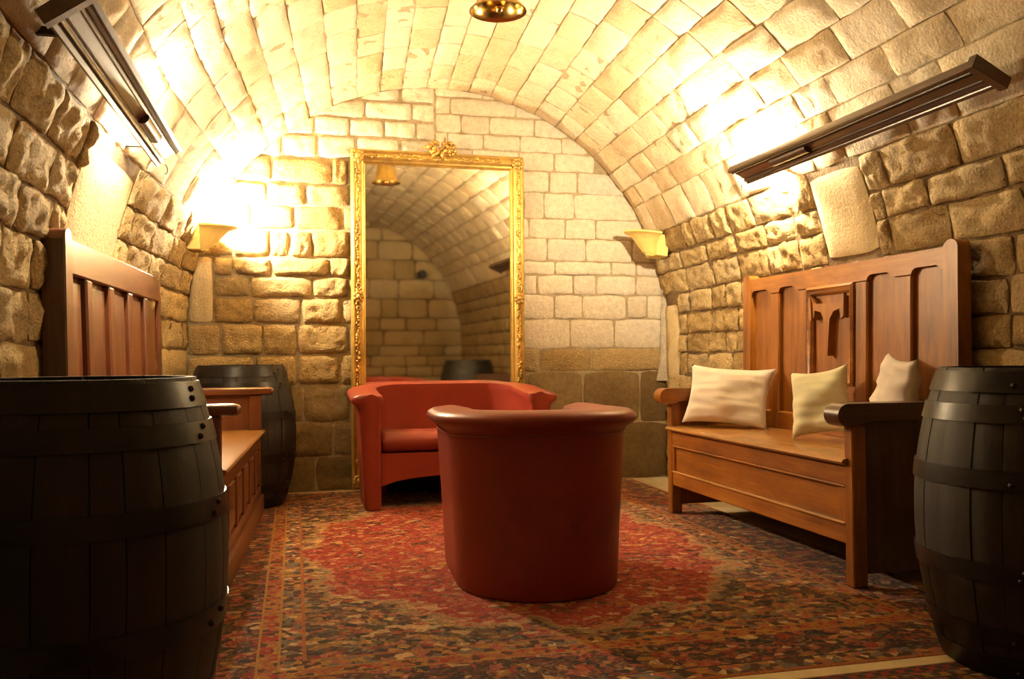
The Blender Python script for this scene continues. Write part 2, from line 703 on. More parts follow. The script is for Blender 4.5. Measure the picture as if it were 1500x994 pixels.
rest = MB()
vis = []
for s in cand:
    c = M(0.5 * (s[0] + s[1]), 0.5 * (s[2] + s[3]), 0)
    if in_view(c, 70):
        vis.append((px_size(c), s))
    else:
        pts = stone_verts(M, *s[:5], 0.010, s[5], 0.012, 0.008, sp=S_POS[::2], tp=T_POS[::2])
        rest.add(*stone_geo(M, pts))
vis.sort(key=lambda t: -t[0])
for i, (_, s) in enumerate(vis):
    if i < 298:
        pts = stone_verts(M, *s[:5], rnd.uniform(0.001, 0.006), s[5], 0.012, 0.006, rr_=0.02)
        add_stone(ceiling, M_VAULT, *stone_geo(M, pts))
    else:
        pts = stone_verts(M, *s[:5], 0.008, s[5], 0.012, 0.008)
        rest.add(*stone_geo(M, pts))
o = rest.build('stone_field', M_VAULT, ceiling, angle=60)
o['kind'] = 'stuff'

# --- back wall: courses read off the photograph, left and right of the mirror
CB = 0.5 * (XL(Y_BACK) + XR(Y_BACK))
RB = 0.5 * (XR(Y_BACK) - XL(Y_BACK))


def clampb(u, v):
    u = min(max(u, XL(Y_BACK) + 0.004), XR(Y_BACK) - 0.004)
    if v > H0:
        d = math.hypot(u - CB, v - H0)
        if d > RB - 0.006:
            u = CB + (u - CB) * (RB - 0.006) / d
            v = H0 + (v - H0) * (RB - 0.006) / d
    return u, v


MBK = lambda u, v, wv: (u, Y_BACK - wv, v)
XMID = 0.95
left_rows = [  # z0, z1, joints from the left corner to the mirror's middle
    (FLOOR_Z, 0.23, [-0.74, -0.35, 0.10, 0.55, 0.95]),
    (0.23, 0.47, [-0.74, -0.20, 0.22, 0.62, 0.95]),
    (0.47, 0.725, [-0.74, -0.42, 0.02, 0.34, 0.70, 0.95]),
    (0.725, 0.936, [-0.74, -0.30, -0.02, 0.27, 0.62, 0.95]),
    (0.936, 1.151, [-0.74, -0.52, -0.25, -0.02, 0.335, 0.66, 0.95]),
    (1.151, 1.329, [-0.57, -0.31, 0.01, 0.28, 0.55, 0.95]),
    (1.329, 1.478, [-0.57, -0.33, 0.08, 0.33, 0.60, 0.95]),
    (1.478, 1.610, [-0.57, -0.44, -0.19, 0.20, 0.35, 0.62, 0.95]),
    (1.610, 1.804, [-0.74, -0.44, -0.20, -0.07, 0.08, 0.34, 0.66, 0.95]),
    (1.804, 1.972, [-0.74, -0.33, -0.04, 0.29, 0.58, 0.95]),
    (1.972, 2.127, [-0.62, -0.22, 0.04, 0.34, 0.64, 0.95]),
    (2.127, 2.306, [-0.55, -0.19, 0.22, 0.33, 0.62, 0.95]),
    (2.306, 2.470, [-0.40, -0.12, 0.12, 0.385, 0.69, 0.95]),
    (2.470, 2.600, [-0.20, 0.10, 0.34, 0.58, 0.81, 0.95]),
    (2.600, 2.730, [0.05, 0.45, 0.78, 0.95]),
    (2.730, 2.88, [0.40, 0.70, 0.95]),
]
right_rows = [
    (FLOOR_Z, 0.41, [0.95, 1.35, 1.78, 2.26, 2.74]),
    (0.41, 0.796, [0.95, 1.25, 1.62, 2.05, 2.50, 2.74]),
    (0.796, 0.969, [0.95, 1.20, 1.55, 1.72, 2.12, 2.74]),
    (0.969, 1.188, [0.95, 1.30, 1.59, 1.95, 2.30, 2.74]),
    (1.188, 1.367, [0.95, 1.22, 1.56, 1.83, 2.05, 2.40, 2.57, 2.74]),
    (1.367, 1.515, [0.95, 1.28, 1.60, 1.70, 1.98, 2.16, 2.48, 2.74]),
    (1.515, 1.617, [0.95, 1.30, 1.58, 1.84, 2.28, 2.48, 2.74]),
    (1.617, 1.785, [0.95, 1.25, 1.58, 1.78, 2.08, 2.45, 2.74]),
    (1.785, 1.934, [0.95, 1.35, 1.64, 1.92, 2.16, 2.60]),
    (1.934, 2.123, [0.95, 1.30, 1.60, 1.76, 1.99, 2.50]),
    (2.123, 2.283, [0.95, 1.25, 1.56, 1.80, 2.02, 2.45]),
    (2.283, 2.420, [0.95, 1.22, 1.57, 1.84, 2.16]),
    (2.420, 2.534, [0.95, 1.04, 1.30, 1.58, 1.90, 2.10]),
    (2.534, 2.665, [0.95, 1.14, 1.35, 1.69, 1.95]),
    (2.665, 2.790, [0.95, 1.06, 1.55, 1.80]),
    (2.790, 2.88, [0.95, 1.30, 1.50]),
]
sd = 5000
for rows, left in ((left_rows, True), (right_rows, False)):
    for (z0, z1, js) in rows:
        for j in range(len(js) - 1):
            sd += 1
            u0, u1 = js[j], js[j + 1]
            uc, vc = 0.5 * (u0 + u1), 0.5 * (z0 + z1)
            inner = [clampb(*q) == q for q in ((u0, z0), (u1, z0), (uc, vc), (uc, z0))]
            if vc > H0 and not any(inner):
                continue
            if left:
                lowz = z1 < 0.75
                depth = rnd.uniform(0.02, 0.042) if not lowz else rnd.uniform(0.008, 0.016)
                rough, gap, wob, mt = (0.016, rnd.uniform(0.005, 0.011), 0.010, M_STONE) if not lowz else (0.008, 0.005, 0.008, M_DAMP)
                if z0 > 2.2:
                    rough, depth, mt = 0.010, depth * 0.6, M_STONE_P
            else:
                depth = rnd.uniform(0.005, 0.016)
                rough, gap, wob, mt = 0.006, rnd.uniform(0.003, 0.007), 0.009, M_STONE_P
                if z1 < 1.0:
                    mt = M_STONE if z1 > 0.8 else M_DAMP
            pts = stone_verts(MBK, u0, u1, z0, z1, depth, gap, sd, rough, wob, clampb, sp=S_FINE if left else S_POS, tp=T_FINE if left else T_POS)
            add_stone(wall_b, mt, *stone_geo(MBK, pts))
pts = stone_verts(MBK, -0.735, -0.57, 1.155, 1.608, 0.035, 0.006, 7777, 0.006, 0.005, clampb)
add_stone(wall_b, M_SLAB, *stone_geo(MBK, pts), name='stone_slab')
# smeared white mortar in the right corner
mb = MB()
path = [(2.66, 1.60), (2.685, 1.5), (2.69, 1.35), (2.685, 1.2), (2.68, 1.05), (2.675, 0.92), (2.66, 0.80), (2.64, 0.72)]
Pm = []
for i, (x, z) in enumerate(path):
    wdt = 0.010 + 0.014 * noise.noise(Vector((z * 7, 0, 0)))
    Pm.append([(x - wdt, Y_BACK - 0.014, z), (x - wdt * 0.4, Y_BACK - 0.030, z), (x + wdt * 0.6, Y_BACK - 0.034, z), (XR(Y_BACK) - 0.002, Y_BACK - 0.045, z)])
mb.grid(Pm)
mb.grid([[(p[0], Y_BACK + 0.01, p[2]) for p in row] for row in Pm])
mb.build('mortar_seam', M_WHITEMORTAR, wall_b, angle=60)

# --- front wall behind the camera (seen in the mirror)
rnd.seed(41)
MFR = lambda u, v, wv: (u, Y_FRONT + wv, v)


def clampf(u, v):
    c, r = 0.5 * (XL(0) + XR(0)), 0.5 * (XR(0) - XL(0))
    u = min(max(u, XL(0) + 0.004), XR(0) - 0.004)
    if v > H0:
        d = math.hypot(u - c, v - H0)
        if d > r - 0.006:
            u = c + (u - c) * (r - 0.006) / d
            v = H0 + (v - H0) * (r - 0.006) / d
    return u, v


a = FLOOR_Z
while a < 2.95:
    h = rnd.choice((0.15, 0.18, 0.22, 0.28))
    x = -0.95 - rnd.uniform(0, 0.2)
    while x < 2.74:
        wd = rnd.uniform(0.22, 0.6)
        uc, vc = x + wd / 2, a + h / 2
        q = clampf(uc, vc)
        if abs(q[0] - uc) + abs(q[1] - vc) < 0.06:
            sd += 1
            pts = stone_verts(MFR, x, x + wd, a, a + h, rnd.uniform(0.015, 0.03), rnd.uniform(0.006, 0.014), sd, 0.012, 0.012, clampf, sp=S_POS[::2], tp=T_POS[::2])
            add_stone(wall_f, M_STONE, *stone_geo(MFR, pts))
        x += wd
    a += h


# ------------------------------------------------------------------ rugs
def rug_material(name, hx, hy, second=False):
    m, nt, b = nmat(name)
    tc = N(nt, 'ShaderNodeTexCoord')
    obj = tc.outputs['Object']
    nz = noise_n(nt, obj, 7.0, 3, 0.6)
    ns = N(nt, 'ShaderNodeVectorMath', operation='SUBTRACT')
    nt.links.new(nz.outputs['Color'], ns.inputs[0])
    ns.inputs[1].default_value = (0.5, 0.5, 0.5)
    nsc = N(nt, 'ShaderNodeVectorMath', operation='SCALE')
    nt.links.new(ns.outputs[0], nsc.inputs[0])
    nsc.inputs['Scale'].default_value = 0.09
    wp = N(nt, 'ShaderNodeVectorMath', operation='ADD')
    nt.links.new(obj, wp.inputs[0])
    nt.links.new(nsc.outputs[0], wp.inputs[1])
    warped = wp.outputs[0]
    sep = N(nt, 'ShaderNodeSeparateXYZ')
    nt.links.new(obj, sep.inputs[0])
    ax = math_n(nt, 'ABSOLUTE', sep.outputs[0])
    ay = math_n(nt, 'ABSOLUTE', sep.outputs[1])
    d = math_n(nt, 'MINIMUM', math_n(nt, 'SUBTRACT', hx, ax), math_n(nt, 'SUBTRACT', hy, ay))

    def cells(scale, palette, vec=warped, stretch=(1, 1, 1)):
        mp = N(nt, 'ShaderNodeMapping')
        mp.inputs['Scale'].default_value = stretch
        nt.links.new(vec, mp.inputs['Vector'])
        v = N(nt, 'ShaderNodeTexVoronoi')
        v.inputs['Scale'].default_value = scale
        nt.links.new(mp.outputs[0], v.inputs['Vector'])
        s = N(nt, 'ShaderNodeSeparateColor')
        nt.links.new(v.outputs['Color'], s.inputs[0])
        n = len(palette)
        stops = []
        tot = sum(p[1] for p in palette)
        acc = 0
        for c, wgt in palette:
            stops.append((acc / tot, c))
            acc += wgt
        return ramp(nt, s.outputs[0], stops, 'CONSTANT'), v.outputs['Distance']

    RED, DRED = (0.35, 0.020, 0.009), (0.17, 0.011, 0.008)
    ROSE, CREAM, GOLDC = (0.38, 0.105, 0.055), (0.60, 0.41, 0.19), (0.40, 0.20, 0.030)
    NAVY, GREEN, BROWN, GREY, ORANGE = (0.010, 0.008, 0.014), (0.035, 0.035, 0.010), (0.075, 0.026, 0.012), (0.17, 0.13, 0.10), (0.36, 0.11, 0.025)
    field, fd = cells(26, [(RED, 11), (ROSE, 2.2), (DRED, 3), (CREAM, 1.6), (GOLDC, 1.6), (RED, 6), (GREEN, 1.2), (NAVY, 0.8)], stretch=(1, 1.6, 1))
    f2, _ = cells(62, [(RED, 5), (ROSE, 2), (DRED, 2), (CREAM, 1.4), (GOLDC, 1.2), (NAVY, 0.8)])
    field = mixc(nt, 0.33, field, f2)
    span, _ = cells(23, [(GREEN, 4), (NAVY, 5), (BROWN, 4), (CREAM, 2.0), (ROSE, 2.5), (RED, 1.6), (GOLDC, 2), (GREY, 2)], stretch=(1, 1.5, 1))
    s2, _ = cells(58, [(BROWN, 3), (NAVY, 1.5), (CREAM, 2), (ROSE, 2), (GOLDC, 2), (GREY, 2)])
    span = mixc(nt, 0.33, span, s2)
    bord, bd_ = cells(27, [(NAVY, 7), (BROWN, 4), (ROSE, 3), (RED, 2), (GOLDC, 1.6), (CREAM, 1.3), (GREEN, 1), (DRED, 2.5)], stretch=(1, 1.3, 1))
    b2, _ = cells(70, [(NAVY, 3), (BROWN, 2), (ROSE, 2), (GOLDC, 1.5), (CREAM, 0.8), (DRED, 2)])
    bord = mixc(nt, 0.33, bord, b2)
    guard, _ = cells(38, [(GREY, 3), (BROWN, 3), (GOLDC, 2.2), (ROSE, 2), (CREAM, 1)], obj)
    strip, _ = cells(44, [(ORANGE, 5), (RED, 2), (GOLDC, 2), (BROWN, 2)], obj)

    # medallion field: lobed ellipse around the middle of the rug
    ex = math_n(nt, 'DIVIDE', sep.outputs[0], hx - 0.46)
    ey = math_n(nt, 'DIVIDE', sep.outputs[1], hy - 0.54)
    r = math_n(nt, 'SQRT', math_n(nt, 'ADD', math_n(nt, 'MULTIPLY', ex, ex), math_n(nt, 'MULTIPLY', ey, ey)))
    ang = math_n(nt, 'ARCTAN2', ey, ex)
    lob = math_n(nt, 'MULTIPLY', math_n(nt, 'ABSOLUTE', math_n(nt, 'SINE', math_n(nt, 'MULTIPLY', ang, 6.0))), 0.09)
    r2 = math_n(nt, 'ADD', r, lob)
    r2 = math_n(nt, 'ADD', r2, math_n(nt, 'MULTIPLY', math_n(nt, 'SUBTRACT', nz.outputs[0], 0.5), 0.35))
    in_med = math_n(nt, 'LESS_THAN', r2, 1.02)
    rim = math_n(nt, 'MULTIPLY', math_n(nt, 'LESS_THAN', r2, 1.06), math_n(nt, 'GREATER_THAN', r2, 1.0))
    core = math_n(nt, 'LESS_THAN', math_n(nt, 'ADD', r, lob), 0.34)
    c = mixc(nt, in_med, span, field)
    c = mixc(nt, math_n(nt, 'MULTIPLY', rim, 0.35), c, CREAM)
    c = mixc(nt, math_n(nt, 'MULTIPLY', core, 0.85), c, span)

    def band(lo, hi):
        return math_n(nt, 'MULTIPLY', math_n(nt, 'GREATER_THAN', d, lo), math_n(nt, 'LESS_THAN', d, hi))
    c = mixc(nt, math_n(nt, 'LESS_THAN', d, 0.46), c, guard)
    c = mixc(nt, math_n(nt, 'LESS_THAN', d, 0.385), c, strip)
    c = mixc(nt, math_n(nt, 'LESS_THAN', d, 0.32), c, bord)
    c = mixc(nt, math_n(nt, 'LESS_THAN', d, 0.09), c, guard)
    c = mixc(nt, math_n(nt, 'LESS_THAN', d, 0.02), c, ORANGE)
    for lo, hi, cc in ((0.455, 0.467, ORANGE), (0.38, 0.389, GOLDC), (0.317, 0.325, GOLDC), (0.088, 0.095, NAVY)):
        c = mixc(nt, band(lo, hi), c, cc)
    if second:
        chk = N(nt, 'ShaderNodeTexChecker')
        chk.inputs['Scale'].default_value = 38
        chk.inputs['Color1'].default_value = (0.30, 0.03, 0.015, 1)
        chk.inputs['Color2'].default_value = (0.03, 0.025, 0.02, 1)
        nt.links.new(obj, chk.inputs['Vector'])
        c = mixc(nt, band(0.0, 0.05), c, chk.outputs[0])
    wv = noise_n(nt, obj, 150, 3, 0.7)
    wc = ramp(nt, wv.outputs[0], [(0.34, (0.30, 0.27, 0.25)), (0.60, (1, 1, 1))])
    c = mixc(nt, 0.85, c, wc, 'MULTIPLY')
    nt.links.new(c, b.inputs['Base Color'])
    b.inputs['Roughness'].default_value = 0.95
    b.inputs['Specular IOR Level'].default_value = 0.1
    b.inputs['Sheen Weight'].default_value = 0.15
    bump(nt, b, wv.outputs[0], 0.7, 0.004)
    return m


def rug(name, label, x0, x1, y0, y1, rz=0.0, second=False, yflip=False):
    hx, hy = (x1 - x0) / 2, (y1 - y0) / 2
    mb = MB()
    nx, ny = 30, 40
    T = 0.010
    top = []
    for i in range(nx + 1):
        row = []
        for j in range(ny + 1):
            x, y = -hx + 2 * hx * i / nx, -hy + 2 * hy * j / ny
            e = 0.004 * noise.noise(Vector((x * 2, y * 2, 1)))
            ex = e if i in (0, nx) else 0
            ey = e if j in (0, ny) else 0
            row.append((x + ex, y + ey, T))
        top.append(row)
    mb.grid(top)
    mb.grid([[(p[0], p[1], 0) for p in r] for r in top])
    ring = [top[i][0] for i in range(nx + 1)] + [top[nx][j] for j in range(1, ny + 1)] + [top[i][ny] for i in range(nx - 1, -1, -1)] + [top[0][j] for j in range(ny - 1, 0, -1)]
    mb.grid([[p, (p[0], p[1], 0)] for p in ring], closed_u=True)
    o = mb.build(name, rug_material(name + '_weave', hx, hy, second), None, angle=30, loc=((x0 + x1) / 2, (y0 + y1) / 2, FLOOR_Z + 0.001))
    o.rotation_euler = (0, 0, rz)
    return tag(o, label, 'rug')


rug('persian_rug', 'large red Persian rug with floral borders under the red seats', -0.46, 2.40, 2.295, 6.12, 0.006)
M_BINDING = plain('cream_binding', (0.66, 0.55, 0.34), 0.9, 0, 0.1, 0.15, 120, 0.002)
main_rug = bpy.data.objects['persian_rug']
eb = MB().box(-1.43, 1.43, -1.9125 - 0.062, -1.9125, 0.0, 0.009, 0.003).build('end_binding', M_BINDING, main_rug)
eb['label'] = 'cream woven end band'
rug('persian_rug', 'dark patterned rug beyond the pale gap, with a checked edge', -0.6, 2.55, -0.38, 2.225, 0.012, True)


# ------------------------------------------------------------------ barrels
BH = 0.875


def bar_r(z):
    t = (z / BH - 0.5) * 2
    return 0.338 - 0.078 * abs(t) ** 2.1


def make_barrel(name, label, loc, rz):
    t = thing(name, label, 'barrel', loc, rz, 'old dark wooden barrels')
    n = 22
    br = random.Random(int(abs(loc[0] * 1000)))
    edges = [2 * PI * (i + br.uniform(-0.22, 0.22)) / n for i in range(n)]
    zs = [BH * i / 16 for i in range(17)]
    for i in range(n):
        a0 = edges[i] + 0.004
        a1 = (edges[(i + 1) % n] + (2 * PI if i == n - 1 else 0)) - 0.004
        dr = br.uniform(-0.0015, 0.0015)
        P = []
        for z in zs:
            r = bar_r(z) + dr
            row = []
            for k in range(4):
                a = a0 + (a1 - a0) * k / 3
                e = 0.003 if k in (0, 3) else 0
                row.append(((r - e) * math.cos(a), (r - e) * math.sin(a), z))
            row.append(((r - 0.022) * math.cos(a1), (r - 0.022) * math.sin(a1), z))
            row.append(((r - 0.022) * math.cos(a0), (r - 0.022) * math.sin(a0), z))
            P.append(row)
        mb = MB()
        mb.grid([[P[j][k] for j in range(17)] for k in range(6)], closed_u=True)
        nn = 17
        mb.f.append(tuple(k * nn for k in range(6)))
        mb.f.append(tuple(k * nn + nn - 1 for k in range(6))[::-1])
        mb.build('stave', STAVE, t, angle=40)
    for z in (0.03, BH - 0.035):
        mb = MB()
        r = bar_r(z) - 0.021
        for k in range(6):
            x0, x1 = -r + 2 * r * k / 6 + 0.001, -r + 2 * r * (k + 1) / 6 - 0.001
            pts = []
            for q in range(7):
                x = x0 + (x1 - x0) * q / 6
                pts.append((x, math.sqrt(max(0, r * r - x * x))))
            poly = pts + [(x, -y) for x, y in reversed(pts)]
            poly = [p for i, p in enumerate(poly) if i == 0 or (abs(p[0] - poly[i - 1][0]) + abs(p[1] - poly[i - 1][1])) > 1e-4]
            mb.prism(poly, 'xy', z - 0.011, z + 0.011)
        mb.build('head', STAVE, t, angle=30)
    for (z0, z1) in ((0.806, 0.866), (0.722, 0.772), (0.540, 0.592), (0.283, 0.335), (0.103, 0.153), (0.009, 0.069)):
        prof = []
        for k in range(4):
            z = z0 + (z1 - z0) * k / 3
            prof.append((bar_r(z) + 0.0045, z))
        prof2 = [(bar_r(z0 + (z1 - z0) * k / 3) - 0.001, z0 + (z1 - z0) * k / 3) for k in (3, 2, 1, 0)]
        mb = MB().lathe(prof + prof2 + [prof[0]], 56, caps=False)
        hp = mb.build('hoop', M_HOOP, t, angle=40)
        for ar in (0.0, 0.10):
            zz = 0.5 * (z0 + z1) + (0.012 if ar else -0.010)
            a = -0.75 + ar + br.uniform(-0.1, 0.1)
            r = bar_r(zz) + 0.005
            MB().ball((r * math.cos(a), r * math.sin(a), zz), 0.008, 7, 5).build('rivet', M_RIVET, hp)
    return t


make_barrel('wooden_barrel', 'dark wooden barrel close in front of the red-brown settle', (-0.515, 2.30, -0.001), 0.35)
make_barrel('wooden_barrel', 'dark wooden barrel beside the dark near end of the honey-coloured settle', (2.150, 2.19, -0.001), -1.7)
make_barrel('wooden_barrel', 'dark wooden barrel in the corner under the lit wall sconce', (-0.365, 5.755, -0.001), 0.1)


# ------------------------------------------------------------------ settles
def arch_rail(x0, x1, zlo, zarch, zhi, openings, steps=5):
    """top rail seen in x,z with raised shouldered arches over the panels"""
    pts = [(x0, zhi), (x0, zlo)]
    for (a, b_) in openings:
        rr = 0.035
        pts.append((a, zlo))
        for k in range(steps + 1):
            t = k / steps * PI / 2
            pts.append((a + rr * (1 - math.cos(t)), zlo + (zarch - zlo) * math.sin(t)))
        for k in range(steps + 1):
            t = k / steps
            e = t * t * (3 - 2 * t)
            pts.append((b_ - 0.055 + 0.055 * t, zarch - (zarch - zlo) * e))
    pts += [(x1, zlo), (x1, zhi)]
    out = []
    for p in pts:
        if not out or abs(p[0] - out[-1][0]) + abs(p[1] - out[-1][1]) > 1e-5:
            out.append(p)
    return out


def round_top(x0, x1, z0, z1):
    c = 0.5 * (x0 + x1)
    h = 0.5 * (x1 - x0)
    pts = [(x0, z0), (x1, z0), (x1, z1 - h * 0.8)]
    for k in range(1, 8):
        t = PI * k / 8
        pts.append((c + h * math.cos(t), z1 - h * 0.8 + h * 0.8 * math.sin(t)))
    pts.append((x0, z1 - h * 0.8))
    return pts


def arm_profile(y0, y1, z, th):
    """side view (y,z): flat top, fat rounded front scroll, hollow underside"""
    pts = [(y1, z), (y0 + 0.05, z)]
    c = (y0 + 0.045, z - 0.045)
    for k in range(0, 11):
        t = PI / 2 + PI * 1.08 * k / 10
        pts.append((c[0] + 0.045 * math.cos(t), c[1] + 0.045 * math.sin(t)))
    pts += [(y0 + 0.10, z - 0.082), (y0 + 0.14, z - th), (y1, z - th * 0.95)]
    return pts


def rake(obj, D, z0, amt):
    """lean the back outward slightly above the seat"""
    me = obj.data
    for v in me.vertices:
        if v.co.z > z0:
            v.co.y += (v.co.z - z0) * amt


def settle_right():
    L, D, ZT = 1.75, 0.55, 1.385
    t = thing('settle', 'honey-coloured oak settle with carved T panel and cushions on it', 'bench', (2.085, 4.765, 0.0), -PI / 2 + 0.006)
    O = OAK
    yb0, yb1 = D - 0.055, D
    RK = 0.02
    back = []
    for x0, x1 in ((0, 0.08), (L - 0.083, L)):
        back.append(MB().prism(round_top(x0, x1, 0.0, ZT), 'xz', yb0 - 0.01, yb1).build('back_post', O['z'], t))
    ops = [(0.085, 0.292), (0.382, 0.562), (1.155, 1.348), (1.462, 1.665)]
    # top rail carries the shouldered arches
    allops = [ops[0], ops[1], (0.667, 1.065), ops[2], ops[3]]
    rail = arch_rail(0.08, L - 0.083, 1.262, 1.288, 1.358, ops)
    back.append(MB().prism(rail, 'xz', yb0, yb1 - 0.005).build('top_rail', O['x'], t))
    xs = [(0.292, 0.382), (0.562, 0.667), (1.065, 1.155), (1.348, 1.462)]
    for a, b_ in xs:
        back.append(MB().box(a, b_, yb0 + 0.001, yb1 - 0.006, 0.50, 1.262, 0.007).build('stile', O['z'], t))
    back.append(MB().box(0.08, L - 0.083, yb0 + 0.002, yb1 - 0.006, 0.50, 0.60, 0.007).build('lower_rail', O['x'], t))
    for a, b_ in ops:
        back.append(MB().box(a - 0.004, b_ + 0.004, yb0 + 0.026, yb1 - 0.012, 0.59, 1.30, 0.002).build('panel', O['z'], t))
    # centre panel in its own moulded frame
    cx0, cx1, cz0, cz1 = 0.667, 1.065, 0.76, 1.262
    back.append(MB().box(cx0, cx1, yb0 + 0.004, yb1 - 0.006, 0.60, cz0, 0.004).build('cross_rail', O['x'], t))
    cp = MB().box(cx0 + 0.03, cx1 - 0.03, yb0 + 0.018, yb1 - 0.012, cz0 + 0.03, cz1 - 0.03, 0.004).build('carved_panel', O['z'], t)
    back.append(cp)
    fr = MB()
    prof = [(0.0, 0.0), (0.0, 0.012), (0.012, 0.020), (0.022, 0.012), (0.034, 0.010), (0.045, -0.004), (0.045, -0.02)]
    P = []
    for (sx, sz) in ((0, 0), (1, 0), (1, 1), (0, 1)):
        row = []
        for d, h in prof:
            x = cx0 + d if sx == 0 else cx1 - d
            z = cz0 + d if sz == 0 else cz1 - d
            row.append((x, yb0 - h + 0.002, z))
        P.append(row)
    fr.grid(P, closed_u=True)
    back.append(fr.build('panel_frame', O['x'], cp, angle=30))
    # T carving with axe-shaped ends
    mx = 0.5 * (cx0 + cx1)
    poly = [(mx - 0.006, 0.905), (mx + 0.006, 0.905), (mx + 0.022, 1.09), (mx + 0.055, 1.128), (mx + 0.105, 1.140),
            (mx + 0.112, 1.105), (mx + 0.128, 1.092), (mx + 0.145, 1.11), (mx + 0.148, 1.20), (mx + 0.130, 1.205), (mx + 0.108, 1.172),
            (mx - 0.108, 1.172), (mx - 0.130, 1.205), (mx - 0.148, 1.20), (mx - 0.145, 1.11), (mx - 0.128, 1.092), (mx - 0.112, 1.105),
            (mx - 0.105, 1.140), (mx - 0.055, 1.128), (mx - 0.022, 1.09)]
    back.append(MB().prism(poly, 'xz', yb0 - 0.020, yb0 + 0.02).build('carved_tee', O['z'], cp))
    for s in (-1, 1):
        mb = MB()
        xx = mx + s * 0.135
        mb.prism([(xx - 0.013, 1.085), (xx + 0.013, 1.10), (xx + 0.016, 1.215), (xx - 0.004, 1.19)] if s > 0 else [(xx - 0.013, 1.10), (xx + 0.013, 1.085), (xx + 0.004, 1.19), (xx - 0.016, 1.215)], 'xz', yb0 - 0.028, yb0 - 0.010)
        back.append(mb.build('carved_boss', O['z'], cp))
    for o in back:
        rake(o, D, 0.5, RK)
    # seat
    mb = MB()
    sec = [(yb0, 0.482), (yb0, 0.505), (-0.005, 0.505), (-0.022, 0.499), (-0.028, 0.490), (-0.020, 0.480), (0.0, 0.476)]
    mb.prism(sec, 'yz', 0.030, L - 0.030)
    mb.build('seat', OAK_SEAT, t)
    # ends with front legs, side panels and arms
    for s in (0, 1):
        x0, x1 = (0.0, 0.055) if s == 0 else (L - 0.055, L)
        MB().box(x0, x1, 0.0, 0.065, 0.0, 0.64, 0.005).build('leg', O['z'], t)
        xi0, xi1 = (0.012, 0.040) if s == 0 else (L - 0.040, L - 0.012)
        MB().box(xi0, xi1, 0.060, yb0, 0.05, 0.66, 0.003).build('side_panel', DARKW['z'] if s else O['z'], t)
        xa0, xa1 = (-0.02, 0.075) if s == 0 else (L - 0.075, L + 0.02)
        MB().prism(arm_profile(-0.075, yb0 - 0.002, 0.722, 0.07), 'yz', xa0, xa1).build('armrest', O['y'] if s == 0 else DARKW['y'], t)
    # front
    MB().box(0.052, L - 0.052, 0.006, 0.035, 0.395, 0.478, 0.004).build('front_rail', O['x'], t)
    MB().box(0.052, L - 0.052, 0.008, 0.040, 0.162, 0.238, 0.005).build('front_rail', O['x'], t)
    MB().box(0.050, L - 0.050, 0.020, 0.034, 0.225, 0.405, 0.002).build('front_panel', O['x'], t)
    MB().box(0.054, L - 0.054, -0.002, 0.024, 0.236, 0.250, 0.005).build('moulding', OAK_SEAT, t)
    MB().box(0.054, L - 0.054, 0.000, 0.024, 0.384, 0.396, 0.005).build('moulding', O['x'], t)
    for a, b_ in ((0.052, 0.075), (L - 0.105, L - 0.052)):
        MB().box(a, b_, 0.007, 0.030, 0.238, 0.395, 0.003).build('front_stile', O['z'], t)
    MB().box(0.04, L - 0.04, D - 0.05, D - 0.02, 0.10, 0.49, 0.002).build('back_board', DARKW['x'], t)
    return t


